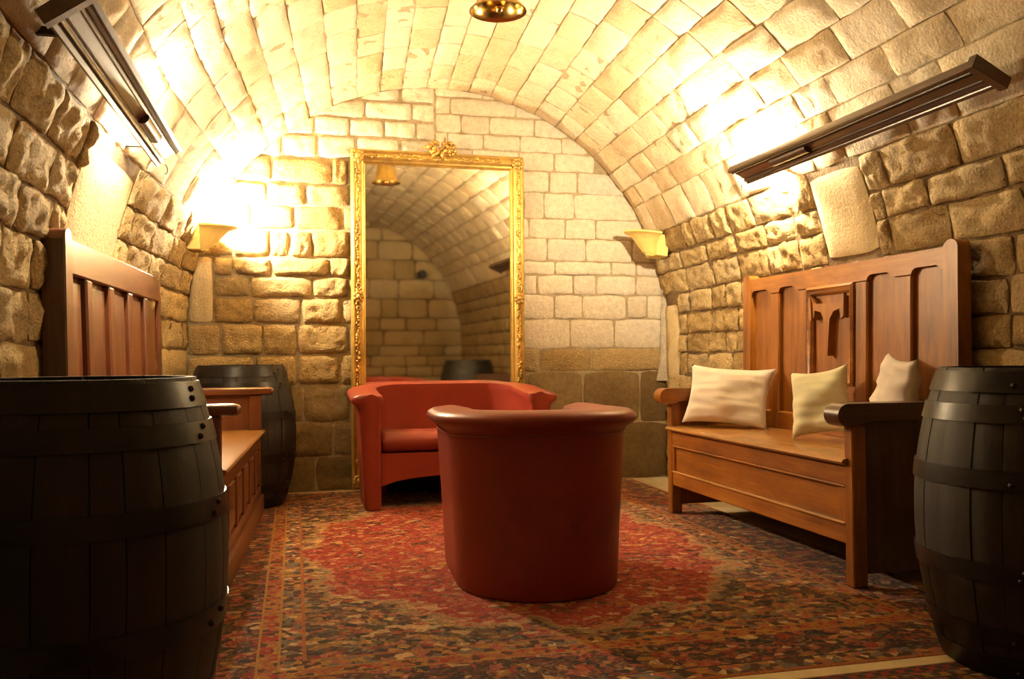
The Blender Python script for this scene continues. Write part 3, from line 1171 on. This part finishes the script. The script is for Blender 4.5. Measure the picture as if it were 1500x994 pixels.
def settle_left():
    L, D, ZT = 1.93, 0.60, 1.405
    t = thing('settle', 'red-brown panelled settle standing behind the two dark barrels', 'bench', (-0.295, 3.47, 0.0), PI / 2 - 0.036)
    O = MAHO
    yb0, yb1 = D - 0.06, D
    back = []
    for i, (x0, x1) in enumerate(((0, 0.085), (L - 0.06, L))):
        pr = round_top(x0, x1, 0.0, ZT) if i == 0 else [(x0, 0), (x1, 0), (x1, 1.375), (x0, 1.385)]
        back.append(MB().prism(pr, 'xz', yb0 - 0.025 if i == 0 else yb0, yb1).build('back_post', O['z'], t))
    back.append(MB().box(0.085, L - 0.06, yb0, yb1 - 0.004, 1.245, 1.385, 0.006).build('top_rail', O['x'], t))
    back.append(MB().box(0.085, L - 0.06, yb0 + 0.001, yb1 - 0.004, 0.50, 0.60, 0.006).build('lower_rail', O['x'], t))
    n = 5
    st = 0.085
    pw = (L - 0.145 - st * (n - 1)) / n
    for k in range(n):
        a = 0.085 + k * (pw + st)
        b_ = a + pw
        if k < n - 1:
            back.append(MB().box(b_, b_ + st, yb0 + 0.001, yb1 - 0.004, 0.60, 1.245, 0.008).build('stile', O['z'], t))
        # fielded panel
        pb = MB()
        P = []
        for d, h in ((-0.004, 0.034), (0.022, 0.034), (0.026, 0.020), (0.05, 0.016)):
            P.append([(a + d, yb0 + h, 0.60 + d), (b_ - d, yb0 + h, 0.60 + d), (b_ - d, yb0 + h, 1.245 - d), (a + d, yb0 + h, 1.245 - d)])
        Q = [[P[i][j] for i in range(4)] for j in range(4)]
        pb.grid(Q, closed_u=True)
        pb.f.append((3, 7, 11, 15))
        back.append(pb.build('panel', O['z'], t, angle=20))
    back.append(MB().box(-0.008, 0.0, yb0 - 0.022, yb1 - 0.002, 0.0, 1.365, 0.002).build('shade_board', DARKW['z'], t))  # added thin dark board: shade on the near post's side, put in as colour
    back.append(MB().box(0.08, L - 0.055, yb1 - 0.02, yb1 - 0.006, 0.10, 1.30, 0.001).build('back_board', DARKW['x'], t))
    for o in back:
        rake(o, D, 0.5, 0.03)
    sec = [(yb0, 0.472), (yb0, 0.496), (0.0, 0.496), (-0.018, 0.491), (-0.022, 0.482), (-0.014, 0.472)]
    MB().prism(sec, 'yz', 0.03, L - 0.002).build('seat', OAK_SEAT, t)
    for s in (0, 1):
        x0, x1 = (0.0, 0.055) if s == 0 else (L - 0.055, L)
        MB().box(x0, x1, 0.0, 0.07, 0.496 if s else 0.0, 0.70, 0.005).build('arm_post', O['z'], t)
        xi0, xi1 = (0.014, 0.036) if s == 0 else (L - 0.036, L - 0.014)
        MB().box(xi0, xi1, 0.06, yb0, 0.05, 0.70, 0.003).build('side_panel', O['z'], t)
        xa0, xa1 = (-0.02, 0.07) if s == 0 else (L - 0.07, L + 0.02)
        mb = MB()
        sec = []
        for k in range(12):
            tt = 2 * PI * k / 12
            sec.append((0.5 * (xa0 + xa1) + 0.045 * math.copysign(abs(math.cos(tt)) ** 0.6, math.cos(tt)), 0.722 + 0.024 * math.copysign(abs(math.sin(tt)) ** 0.6, math.sin(tt))))
        P = []
        for y, sc in ((yb0 - 0.027, 1.0), (0.05, 1.0), (-0.045, 1.0), (-0.062, 0.85), (-0.072, 0.5)):
            cx = 0.5 * (xa0 + xa1)
            P.append([(cx + (q[0] - cx) * sc, y, 0.722 + (q[1] - 0.722) * sc) for q in sec])
        vs_ = [p for r in P for p in r]
        mb.grid([[P[i][k] for i in range(5)] for k in range(12)], closed_u=True)
        mb.f.append(tuple(k * 5 for k in range(12)))
        mb.f.append(tuple(k * 5 + 4 for k in range(12))[::-1])
        mb.build('armrest', O['y'], t)
    # panelled box front
    MB().box(0.0, L, 0.002, 0.03, 0.395, 0.472, 0.004).build('front_rail', O['x'], t)
    MB().box(-0.005, L + 0.005, -0.014, 0.03, 0.0, 0.115, 0.008).build('plinth', O['x'], t)
    MB().box(0.0, L, 0.003, 0.03, 0.115, 0.165, 0.004).build('front_rail', O['x'], t)
    MB().box(0.01, L - 0.01, 0.022, 0.034, 0.10, 0.42, 0.001).build('front_board', O['x'], t)
    n = 6
    for k in range(n + 1):
        x = 0.03 + (L - 0.06) * k / n
        MB().box(x - 0.03, x + 0.03, 0.003, 0.030, 0.165, 0.395, 0.004).build('front_stile', O['z'], t)
        if k < n:
            x2 = 0.03 + (L - 0.06) * (k + 1) / n
            MB().box(x + 0.045, x2 - 0.045, 0.010, 0.026, 0.18, 0.38, 0.006).build('front_panel', O['z'], t)
    MB().box(L - 0.036, L - 0.004, 0.03, yb0, 0.0, 0.47, 0.002).build('box_end', O['y'], t)
    return t


settle_right()
settle_left()


# ------------------------------------------------------------------ cushions
def cushion(label, mat, loc, W, H, T, rot, seed, droop=0.0):
    nu, nv = 30, 24
    top, bot = [], []
    for i in range(nu + 1):
        r1, r2 = [], []
        s = -1 + 2 * i / nu
        for j in range(nv + 1):
            t = -1 + 2 * j / nv
            x = s * W / 2 * (1 - 0.10 * (1 - t * t) * abs(s))
            z = t * H / 2 * (1 - 0.12 * (1 - s * s) * abs(t))
            e = max(0.0, (1 - s * s) * (1 - t * t))
            th = T / 2 * e ** 0.42
            wr = 0.014 * noise.noise(Vector((x * 5 + seed, z * 14, seed))) + 0.011 * noise.noise(Vector((x * 9 + z * 8, z * 34 + seed, seed * 2)))
            wr *= min(1, e * 3 + 0.15) * 1.2
            z2 = z - droop * (1 - s * s) * max(0, t)
            yy = 0.012 * noise.noise(Vector((s * 1.5 + seed, t * 1.5, 0)))
            r1.append((x, yy - th + wr, z2))
            r2.append((x, yy + th + wr * 0.6 if e > 0 else yy - th + wr, z2))
        top.append(r1)
        bot.append(r2)
    mb = MB().grid(top).grid(bot)
    me = bpy.data.meshes.new('cushion')
    me.from_pydata(mb.v, [], mb.f)
    bm = bmesh.new()
    bm.from_mesh(me)
    bmesh.ops.remove_doubles(bm, verts=bm.verts, dist=0.0008)
    bmesh.ops.recalc_face_normals(bm, faces=bm.faces)
    bm.to_mesh(me)
    bm.free()
    me.materials.append(mat)
    me.polygons.foreach_set('use_smooth', [True] * len(me.polygons))
    o = bpy.data.objects.new('cushion', me)
    COL.objects.link(o)
    M_ = Matrix.Translation(loc) @ Matrix.Rotation(rot[2], 4, 'Z') @ Matrix.Rotation(rot[0], 4, 'X') @ Matrix.Rotation(rot[1], 4, 'Y')
    # stand it on the seat
    low = min((M_ @ v.co).z for v in me.vertices)
    M_.translation.z += 0.5065 - low
    o.matrix_world = M_
    return tag(o, label, 'cushion', 'cushions on the honey-coloured settle')


cushion('wide white linen cushion leaning at the far arm of the settle', M_LINEN, Vector((2.345, 4.51, 0.66)), 0.48, 0.36, 0.17, (-0.42, 0.06, -0.72), 3.1)
cushion('pale cream-green cushion standing alone in the middle of the settle', M_LINEN2, Vector((2.415, 3.72, 0.66)), 0.30, 0.33, 0.15, (-0.22, -0.16, -1.12), 8.4)
cushion('small greyish white cushion tucked behind the dark near arm of the settle', M_LINEN3, Vector((2.465, 3.245, 0.66)), 0.33, 0.39, 0.13, (-0.14, 0.10, -1.85), 5.7)


# ------------------------------------------------------------------ red tub seats
def tub_seat(name, label, cat, loc, rz, W, D, rcorner, H_arm, H_back, back_round=0.0):
    t = thing(name, label, cat, loc, rz)
    hw = W / 2
    path = []           # (x, y, nx, ny, k) k: 0 at arm front, 1 at back
    na = 10
    for i in range(na):
        f = i / na
        y = f * (D - rcorner)
        path.append((hw, y, 1, 0, f * 0.5))
    nc = 14
    for i in range(nc + 1):
        a = PI / 2 * i / nc
        path.append((hw - rcorner + rcorner * math.cos(a), D - rcorner + rcorner * math.sin(a), math.cos(a), math.sin(a), 0.5 + 0.5 * i / nc))
    nb = 10
    for i in range(1, nb):
        x = (hw - rcorner) * (1 - 2 * i / nb)
        path.append((x, D, 0, 1, 1))
    full = path + [(-x, y, -nx, ny, k) for (x, y, nx, ny, k) in reversed([p for p in path if p[0] > 0.0 and not (p[1] == D and p[2] == 0)])]
    pts = []
    for (x, y, nx, ny, k) in full:
        bulge = back_round * math.cos(min(1, abs(x) / hw) * PI / 2) * (1 if k >= 0.5 else 0)
        pts.append((x, y + bulge, nx, ny, k))
    TH = 0.095

    def section(k):
        e = k * k * (3 - 2 * k)
        Ht = H_arm + (H_back - H_arm) * e
        lip = 0.070 + 0.008 * e
        inn = 0.020 * (1 - e)
        return [(0.000, 0.004), (0.003, 0.02), (0.014, 0.25), (0.026, 0.45), (0.034, Ht - 0.135), (0.036, Ht - 0.095), (0.046, Ht - 0.075),
                (lip, Ht - 0.060), (lip + 0.012, Ht - 0.042), (lip + 0.008, Ht - 0.022), (lip - 0.018, Ht - 0.007),
                (0.0, Ht), (-TH * 0.55, Ht - 0.002), (-TH - inn * 0.5, Ht - 0.012), (-TH - inn, Ht - 0.035), (-TH - inn * 0.6, Ht - 0.06),
                (-TH + 0.006, Ht - 0.10), (-TH, 0.45), (-TH, 0.25), (-TH, 0.004)]
    P = []
    nsec = len(section(0))
    for (x, y, nx, ny, k) in pts:
        P.append([(x + nx * o, y + ny * o, z) for (o, z) in section(k)])

    def endrow(i, scale, dy, padf):
        x, y, nx, ny, k = pts[i]
        sec = section(k)
        row = []
        for o, z in sec:
            oc = -TH * 0.5
            top = z > H_arm - 0.10
            oo = oc + (o - oc) * (scale if not top else padf)
            zz = z
            row.append((x + nx * oo, y - dy * (1.9 if top else 1.0), zz))
        return row
    rows = [endrow(0, 0.55, 0.016, 0.35), endrow(0, 0.90, 0.010, 0.85)] + P + [endrow(-1, 0.90, 0.010, 0.85), endrow(-1, 0.55, 0.016, 0.35)]
    mb = MB().grid(rows)
    n = len(rows)
    mb.f.append(tuple(range(nsec)))
    mb.f.append(tuple((n - 1) * nsec + j for j in range(nsec))[::-1])
    # underside ring
    for i in range(n - 1):
        mb.f.append((i * nsec, i * nsec + nsec - 1, (i + 1) * nsec + nsec - 1, (i + 1) * nsec))
    sh = mb.build('shell', M_LEATHER, t, angle=50)
    # piping under the lip
    pip = MB()
    pp = []
    for (x, y, nx, ny, k) in pts:
        e = k * k * (3 - 2 * k)
        Ht = H_arm + (H_back - H_arm) * e
        pp.append((x + nx * 0.037, y + ny * 0.037, Ht - 0.098))
    pip.tube(pp, 0.004, 6)
    pip.build('piping', M_LEATHER, sh)
    # seat cushion with a rolled front
    iw = hw - TH - 0.004
    prof = [(D - TH - 0.03, 0.33), (D - TH - 0.02, 0.43), (D * 0.5, 0.455), (0.10, 0.462), (0.05, 0.455), (0.012, 0.43), (0.0, 0.395), (0.010, 0.360), (0.045, 0.338), (0.10, 0.33)]
    P = []
    for xx, inset in ((-iw, 0.022), (-iw + 0.008, 0.006), (-iw + 0.03, 0.0), (0.0, -0.003), (iw - 0.03, 0.0), (iw - 0.008, 0.006), (iw, 0.022)):
        cyy, czz = D * 0.4, 0.395
        P.append([(xx, y + math.copysign(inset, cyy - y), z + math.copysign(inset, czz - z)) for y, z in prof])
    mb = MB().grid([[P[i][j] for i in range(7)] for j in range(len(prof))], closed_u=True)
    m_ = len(prof)
    mb.f.append(tuple(j * 7 for j in range(m_)))
    mb.f.append(tuple(j * 7 + 6 for j in range(m_))[::-1])
    # rounded back corners follow the shell
    rc = max(rcorner - TH, 0.02)
    mb.v = [((max(-1, min(1, x / iw)) * min(iw, (iw - rc) + math.sqrt(max(0.0, rc * rc - max(0.0, y - (D - TH - rc)) ** 2))) if y > D - TH - rc else x), y, z) for x, y, z in mb.v]
    mb.build('seat_cushion', M_LEATHER, t, angle=60)
    # apron with a shallow arch
    poly = [(-iw, 0.335), (-iw, 0.135)]
    for k in range(13):
        f = k / 12
        poly.append((-iw + 0.01 + (2 * iw - 0.02) * f, 0.140 + 0.055 * math.sin(PI * f) ** 0.6))
    poly += [(iw, 0.135), (iw, 0.335)]
    MB().prism(poly, 'xz', 0.02, 0.07).build('apron', M_LEATHER, t)
    MB().box(-iw, iw, D - TH - 0.03, D - TH - 0.015, 0.01, 0.40).build('lining', M_BLACKCLOTH, t, angle=0)
    return t


tub_seat('tub_chair', 'red tub armchair seen from behind, standing in the middle of the rug', 'armchair', (0.955, 3.86, 0.0), PI - 0.05, 0.655, 0.69, 0.30, 0.70, 0.715, 0.03)
tub_seat('tub_sofa', 'red two-seat tub sofa in front of the gilt mirror', 'sofa', (0.935, 5.30, 0.0), 0.0, 1.12, 0.70, 0.28, 0.695, 0.745, 0.0)


# ------------------------------------------------------------------ gilt mirror
def gilt_mirror():
    Wd, Z0, Z1 = 1.232, 0.02, 2.352
    t = thing('wall_mirror', 'tall gilt-framed mirror with ornate crest leaning on the back wall', 'mirror', (0.957, 6.112, 0.0), 0.030)
    x0, x1 = -Wd / 2, Wd / 2
    bw = 0.098
    MB().box(x0 + 0.07, x1 - 0.07, 0.0, 0.012, Z0 + 0.07, Z1 - 0.07).build('glass', M_MIRROR, t, angle=0)
    prof = [(0.0, 0.03), (0.0, -0.030), (0.012, -0.046), (0.024, -0.040), (0.030, -0.034), (0.055, -0.040), (0.066, -0.034), (0.072, -0.026), (0.084, -0.022), (0.090, -0.010), (bw, -0.006), (bw, 0.012)]
    corners = [(x0, Z0, 1, 1), (x1, Z0, -1, 1), (x1, Z1, -1, -1), (x0, Z1, 1, -1)]
    for k in range(4):
        a, b_ = corners[k], corners[(k + 1) % 4]
        P = []
        for c in (a, b_):
            P.append([(c[0] + c[2] * d, h, c[1] + c[3] * d) for d, h in prof])
        mb = MB().grid([[P[i][j] for i in range(2)] for j in range(len(prof))], closed_u=True)
        m_ = len(prof)
        mb.f.append(tuple(j * 2 for j in range(m_)))
        mb.f.append(tuple(j * 2 + 1 for j in range(m_))[::-1])
        mb.build('frame_bar', M_GOLD, t, angle=28)
    MB().box(x0 + 0.02, x1 - 0.02, 0.012, 0.028, Z0 + 0.02, Z1 - 0.02).build('backing', DARKW['z'], t, angle=0)
    rr = random.Random(3)
    orn = MB()
    for side in range(4):
        if side in (0, 2):
            z = Z0 + 0.043 if side == 0 else Z1 - 0.043
            q = x0 + 0.03
            while q < x1 - 0.03:
                orn.ball((q, -0.040, z + rr.uniform(-0.012, 0.012)), rr.uniform(0.008, 0.015), 6, 4, (rr.uniform(0.8, 1.6), 0.8, rr.uniform(0.6, 1.1)))
                q += rr.uniform(0.012, 0.022)
        else:
            x = x1 - 0.043 if side == 1 else x0 + 0.043
            q = Z0 + 0.03
            while q < Z1 - 0.03:
                orn.ball((x + rr.uniform(-0.012, 0.012), -0.040, q), rr.uniform(0.008, 0.015), 6, 4, (rr.uniform(0.6, 1.1), 0.8, rr.uniform(0.8, 1.6)))
                q += rr.uniform(0.012, 0.022)
    o = orn.build('leaf_ornament', M_GOLD2, t, angle=60)
    o['kind'] = 'stuff'

    def cartouche(cx, cz, s, name):
        mb = MB()
        for k in range(7):
            a = 2 * PI * k / 7
            mb.ball((cx + 0.030 * s * math.cos(a), -0.052, cz + 0.034 * s * math.sin(a)), 0.019 * s, 8, 5, (1, 0.7, 1))
        mb.ball((cx, -0.060, cz), 0.022 * s, 9, 6)
        # scrolls
        for sg in (-1, 1):
            pts = []
            for k in range(14):
                a = k / 13 * 2.6 * PI
                r = 0.034 * s * (1 - k / 15)
                pts.append((cx + r * math.sin(a) * 0.8, -0.046, cz + sg * (0.085 * s - r * math.cos(a) * 0.9)))
            mb.tube(pts, [0.009 * s * (1 - 0.5 * k / 13) for k in range(14)], 6)
        return mb.build(name, M_GOLD2, t, angle=60)
    for sx in (x0 + 0.045, x1 - 0.045):
        cartouche(sx, 1.33, 0.85, 'rosette')
        for z in (Z0 + 0.05, Z1 - 0.05):
            mb = MB()
            for k in range(9):
                a = 2 * PI * k / 9
                mb.ball((sx + 0.032 * math.cos(a), -0.046, z + 0.032 * math.sin(a)), 0.016, 7, 5, (1, 0.7, 1))
            mb.ball((sx, -0.052, z), 0.024, 8, 6, (1, 0.7, 1))
            mb.build('corner_leaf', M_GOLD2, t, angle=60)
    cr = MB()
    for k in range(46):
        left = k % 2
        cx = (-0.040 if left else 0.058) + rr.gauss(0, 0.028)
        cz = Z1 + 0.022 + rr.gauss(0, 0.022)
        cr.ball((cx, -0.045 - rr.uniform(0, 0.03), cz), rr.uniform(0.011, 0.017), 7, 5)
    crest = cr.build('crest', M_GOLD2, t, angle=60)
    lf = MB()
    for (a0, ln) in ((2.75, 0.14), (0.30, 0.10), (3.5, 0.09), (-0.3, 0.09), (1.05, 0.10), (4.7, 0.06)):
        base = (0.012, Z1 + 0.010)
        pts = []
        for k in range(7):
            f = k / 6
            aa = a0 + 0.25 * f
            pts.append((base[0] + ln * f * math.cos(aa), -0.040 - 0.02 * math.sin(PI * f), base[1] + ln * f * math.sin(aa)))
        lf.tube(pts, [0.004 + 0.009 * math.sin(PI * min(1, k / 6 + 0.05)) for k in range(7)], 6)
    lf.build('crest_leaf', M_GOLD2, crest, angle=60)
    return t


gilt_mirror()


# ------------------------------------------------------------------ brass bell
bell = thing('brass_bell', 'brass bell hanging by a cord from the vault crown', 'bell', (0.914, 4.0, 2.545))
prof = [(0.136, 0.0), (0.134, 0.006), (0.122, 0.018), (0.108, 0.040), (0.098, 0.075), (0.090, 0.12), (0.084, 0.165), (0.078, 0.185), (0.060, 0.200), (0.030, 0.207), (0.0005, 0.209)]
inner = [(0.0005, 0.199), (0.055, 0.190), (0.074, 0.172), (0.080, 0.12), (0.088, 0.075), (0.098, 0.040), (0.113, 0.014), (0.128, 0.0), (0.136, 0.0)]
MB().lathe(prof + inner[:-1] + [prof[0]], 48, caps=False).build('body', M_BRASS, bell, angle=50)
mb = MB()
for z, r in ((0.030, 0.1155), (0.055, 0.1045), (0.160, 0.086)):
    mb.lathe([(r - 0.004, z - 0.004), (r, z), (r - 0.004, z + 0.004)], 40, caps=False)
mb.build('ridge', M_BRASS, bell)
cl = MB().tube([(0, 0, 0.195), (0.004, 0, 0.10), (0.006, 0, 0.03)], 0.006, 8)
cl.ball((0.006, 0, 0.018), 0.019, 12, 8, (1, 1, 1.2))
cl.build('clapper', M_BRASS, bell)
lp = MB()
lp.tube([(0.030 * math.sin(2 * PI * k / 20), 0, 0.237 - 0.032 * math.cos(2 * PI * k / 20)) for k in range(21)], 0.008, 8)
lp.build('loop', M_BRASS, bell)
cz = vault(4.0, PI / 2, 0.0)[2] - 2.545
MB().tube([(0, 0, 0.255), (0.003, 0, 0.30), (0, 0, cz)], 0.005, 6).build('cord', M_IRON, bell)


# ------------------------------------------------------------------ wall sconces (half bowls)
def sconce(label, loc, side, tilt):
    t = thing('wall_sconce', label, 'lamp', loc)
    t.rotation_euler = (0, tilt, 0 if side < 0 else PI)
    # local +x points out of the wall
    prof_o = [(0.012, -0.165), (0.045, -0.160), (0.052, -0.148), (0.075, -0.135), (0.085, -0.118), (0.105, -0.100), (0.140, -0.060), (0.170, -0.030), (0.200, -0.018), (0.225, -0.010), (0.228, 0.0), (0.220, 0.004)]
    prof_i = [(0.205, -0.004), (0.165, -0.018), (0.130, -0.050), (0.095, -0.085), (0.012, -0.110)]
    ring = prof_o + prof_i + [prof_o[0]]
    mb = MB()
    P = []
    n = 28
    for i in range(n + 1):
        a = -PI / 2 + PI * i / n
        P.append([(r * math.cos(a), r * 0.72 * math.sin(a), z) for r, z in ring[:-1]])
    m_ = len(P[0])
    mb.grid([[P[i][j] for i in range(n + 1)] for j in range(m_)], closed_u=True)
    mb.f.append(tuple(j * (n + 1) for j in range(m_)))
    mb.f.append(tuple(j * (n + 1) + n for j in range(m_))[::-1])
    mb.build('bowl', M_PLASTERLAMP, t, angle=30)
    MB().box(-0.085, 0.004, -0.10, 0.10, -0.16, -0.004, 0.004).build('back_plate', M_PLASTERLAMP, t)
    sk = MB().lathe([(0.018, -0.10), (0.018, -0.045), (0.012, -0.045), (0.012, -0.04)], 14, (0.085, 0, 0))
    sk.build('lamp_holder', M_IRON, t)
    return t


sconce('lit yellow plaster uplighter above the corner barrel, glaring on the stones', (-0.625, 5.98, 1.775), -1, 0.0)
sconce('unlit yellow plaster uplighter tilted beside the arch', (2.535, 6.00, 1.80), 1, -0.12)


# ------------------------------------------------------------------ cornice lights on the side walls
def cornice(label, lo, hi, y0, y1, side, lamp_y):
    """lo/hi: (x,z) of the lower (wall) and upper (room) edge of the sloping board"""
    t = thing('cornice_light', label, 'lamp', (lo[0], y0, lo[1]), 0.0, 'dark wooden cornice lights on the side walls')
    e = Vector((hi[0] - lo[0], hi[1] - lo[1]))
    Wd = e.length
    e.normalize()
    nrm = Vector((e.y, -e.x)) if side < 0 else Vector((-e.y, e.x))
    if nrm.y > 0:
        nrm = -nrm                       # outward: down and into the room
    Ln = y1 - y0

    def put(s, h):
        p = e * s + nrm * h
        return (p.x, p.y)

    def bar(name, prof, ya, yb, mat):
        poly = [put(s, h) for s, h in prof]
        mb = MB()
        n = len(poly)
        mb.add([(p[0], ya, p[1]) for p in poly] + [(p[0], yb, p[1]) for p in poly],
               [tuple(range(n)), tuple(range(2 * n - 1, n - 1, -1))] + [(i, (i + 1) % n, n + (i + 1) % n, n + i) for i in range(n)])
        return mb.build(name, mat, t, angle=30)
    bar('board', [(0, 0), (Wd, 0), (Wd, 0.012), (0, 0.012)], 0.0, Ln, DARKW['y'])
    bar('moulding', [(Wd - 0.030, 0.010), (Wd - 0.028, 0.022), (Wd - 0.020, 0.026), (Wd - 0.014, 0.020), (Wd - 0.008, 0.028), (Wd + 0.006, 0.030), (Wd + 0.010, 0.016), (Wd + 0.008, -0.006), (Wd - 0.004, -0.008)], 0.0, Ln, DARKW['y'])
    bar('moulding', [(0.032, 0.010), (0.030, 0.020), (0.022, 0.024), (0.016, 0.016), (0.010, 0.024), (-0.004, 0.026), (-0.010, 0.014), (-0.008, -0.006), (0.004, -0.008)], 0.0, Ln, DARKW['y'])
    bar('bead', [(0.040, 0.010), (0.040, 0.016), (0.044, 0.017), (0.046, 0.010)], 0.0, Ln, DARKW['y'])
    bar('bead', [(Wd - 0.046, 0.010), (Wd - 0.044, 0.017), (Wd - 0.040, 0.016), (Wd - 0.040, 0.010)], 0.0, Ln, DARKW['y'])
    bar('end_cap', [(-0.016, -0.01), (-0.018, 0.034), (Wd + 0.016, 0.040), (Wd + 0.018, -0.012)], -0.035, 0.0, DARKW['y'])
    # half-round lug on the face and the light wood panel beyond it
    lug = []
    mid = Wd * 0.5
    for k in range(9):
        a = PI * k / 8
        lug.append((mid + 0.026 * math.cos(a), 0.012 + 0.024 * math.sin(a)))
    bar('lug', lug, Ln * 0.62, Ln * 0.80, DARKW['y'])
    bar('inset_panel', [(mid - 0.028, 0.011), (mid + 0.028, 0.011), (mid + 0.026, 0.016), (mid - 0.026, 0.016)], Ln * 0.81, Ln * 0.99, MAHO['y'])
    # brackets into the wall
    sg = -1 if side < 0 else 1
    for f in (0.12, 0.88):
        p = put(Wd * 0.3, 0)
        yw = y0 + Ln * f
        MB().box(p[0], p[0] + sg * 0.14, Ln * f - 0.012, Ln * f + 0.012, p[1] - 0.004, p[1] + 0.02, 0.002).build('bracket', M_IRON, t)
    # lamp holder
    ll = LAMPS['left_cornice' if side < 0 else 'right_cornice'][0]
    MB().lathe([(0.016, -0.055), (0.016, -0.040), (0.010, -0.038)], 12, (ll[0] - lo[0], ll[1] - y0 - 0.0, ll[2] - lo[1])).build('lamp_holder', M_IRON, t)
    # hanging wire loop at the far end
    q = put(0.03, 0.03)
    r_ = 0.022
    pts = [(q[0] + 0.0, Ln - 0.30, q[1]), (q[0] + 0.002, Ln - 0.02, q[1] - 0.002)]
    for k in range(10):
        a = PI * k / 9
        pts.append((q[0] + (0.0 if side < 0 else 0) + 0.030 * math.sin(a) * 0.3, Ln + 0.01 + 0.02 * math.sin(a), q[1] - 0.002 - r_ * (1 - math.cos(a))))
    MB().tube(pts, 0.0022, 6).build('wire_loop', M_WIRE, t)
    return t


cornice('dark moulded cornice light high above the red-brown settle', (-0.668, 1.852), (-0.566, 1.930), 2.58, 4.42, -1, 4.0)
cornice('dark moulded cornice light high above the honey-coloured settle', (2.445, 1.892), (2.330, 1.950), 2.62, 4.42, 1, 4.3)

# ------------------------------------------------------------------ wall lamp on the wall behind the camera (seen only in the mirror)
wl = thing('wall_spotlight', 'small round black wall spotlight under the arch, seen in the mirror', 'lamp', (2.10, Y_FRONT + 0.03, 2.10))
pl = MB().lathe([(0.03, 0.0), (0.03, 0.05), (0.055, 0.06), (0.065, 0.10), (0.065, 0.17), (0.058, 0.17), (0.05, 0.12), (0.0005, 0.11)], 24)
o = pl.build('housing', M_IRON, wl)
o.rotation_euler = (-PI / 2, 0, 0)
MB().box(-0.05, 0.05, -0.02, 0.012, -0.05, 0.05, 0.005).build('mount_plate', M_IRON, wl)
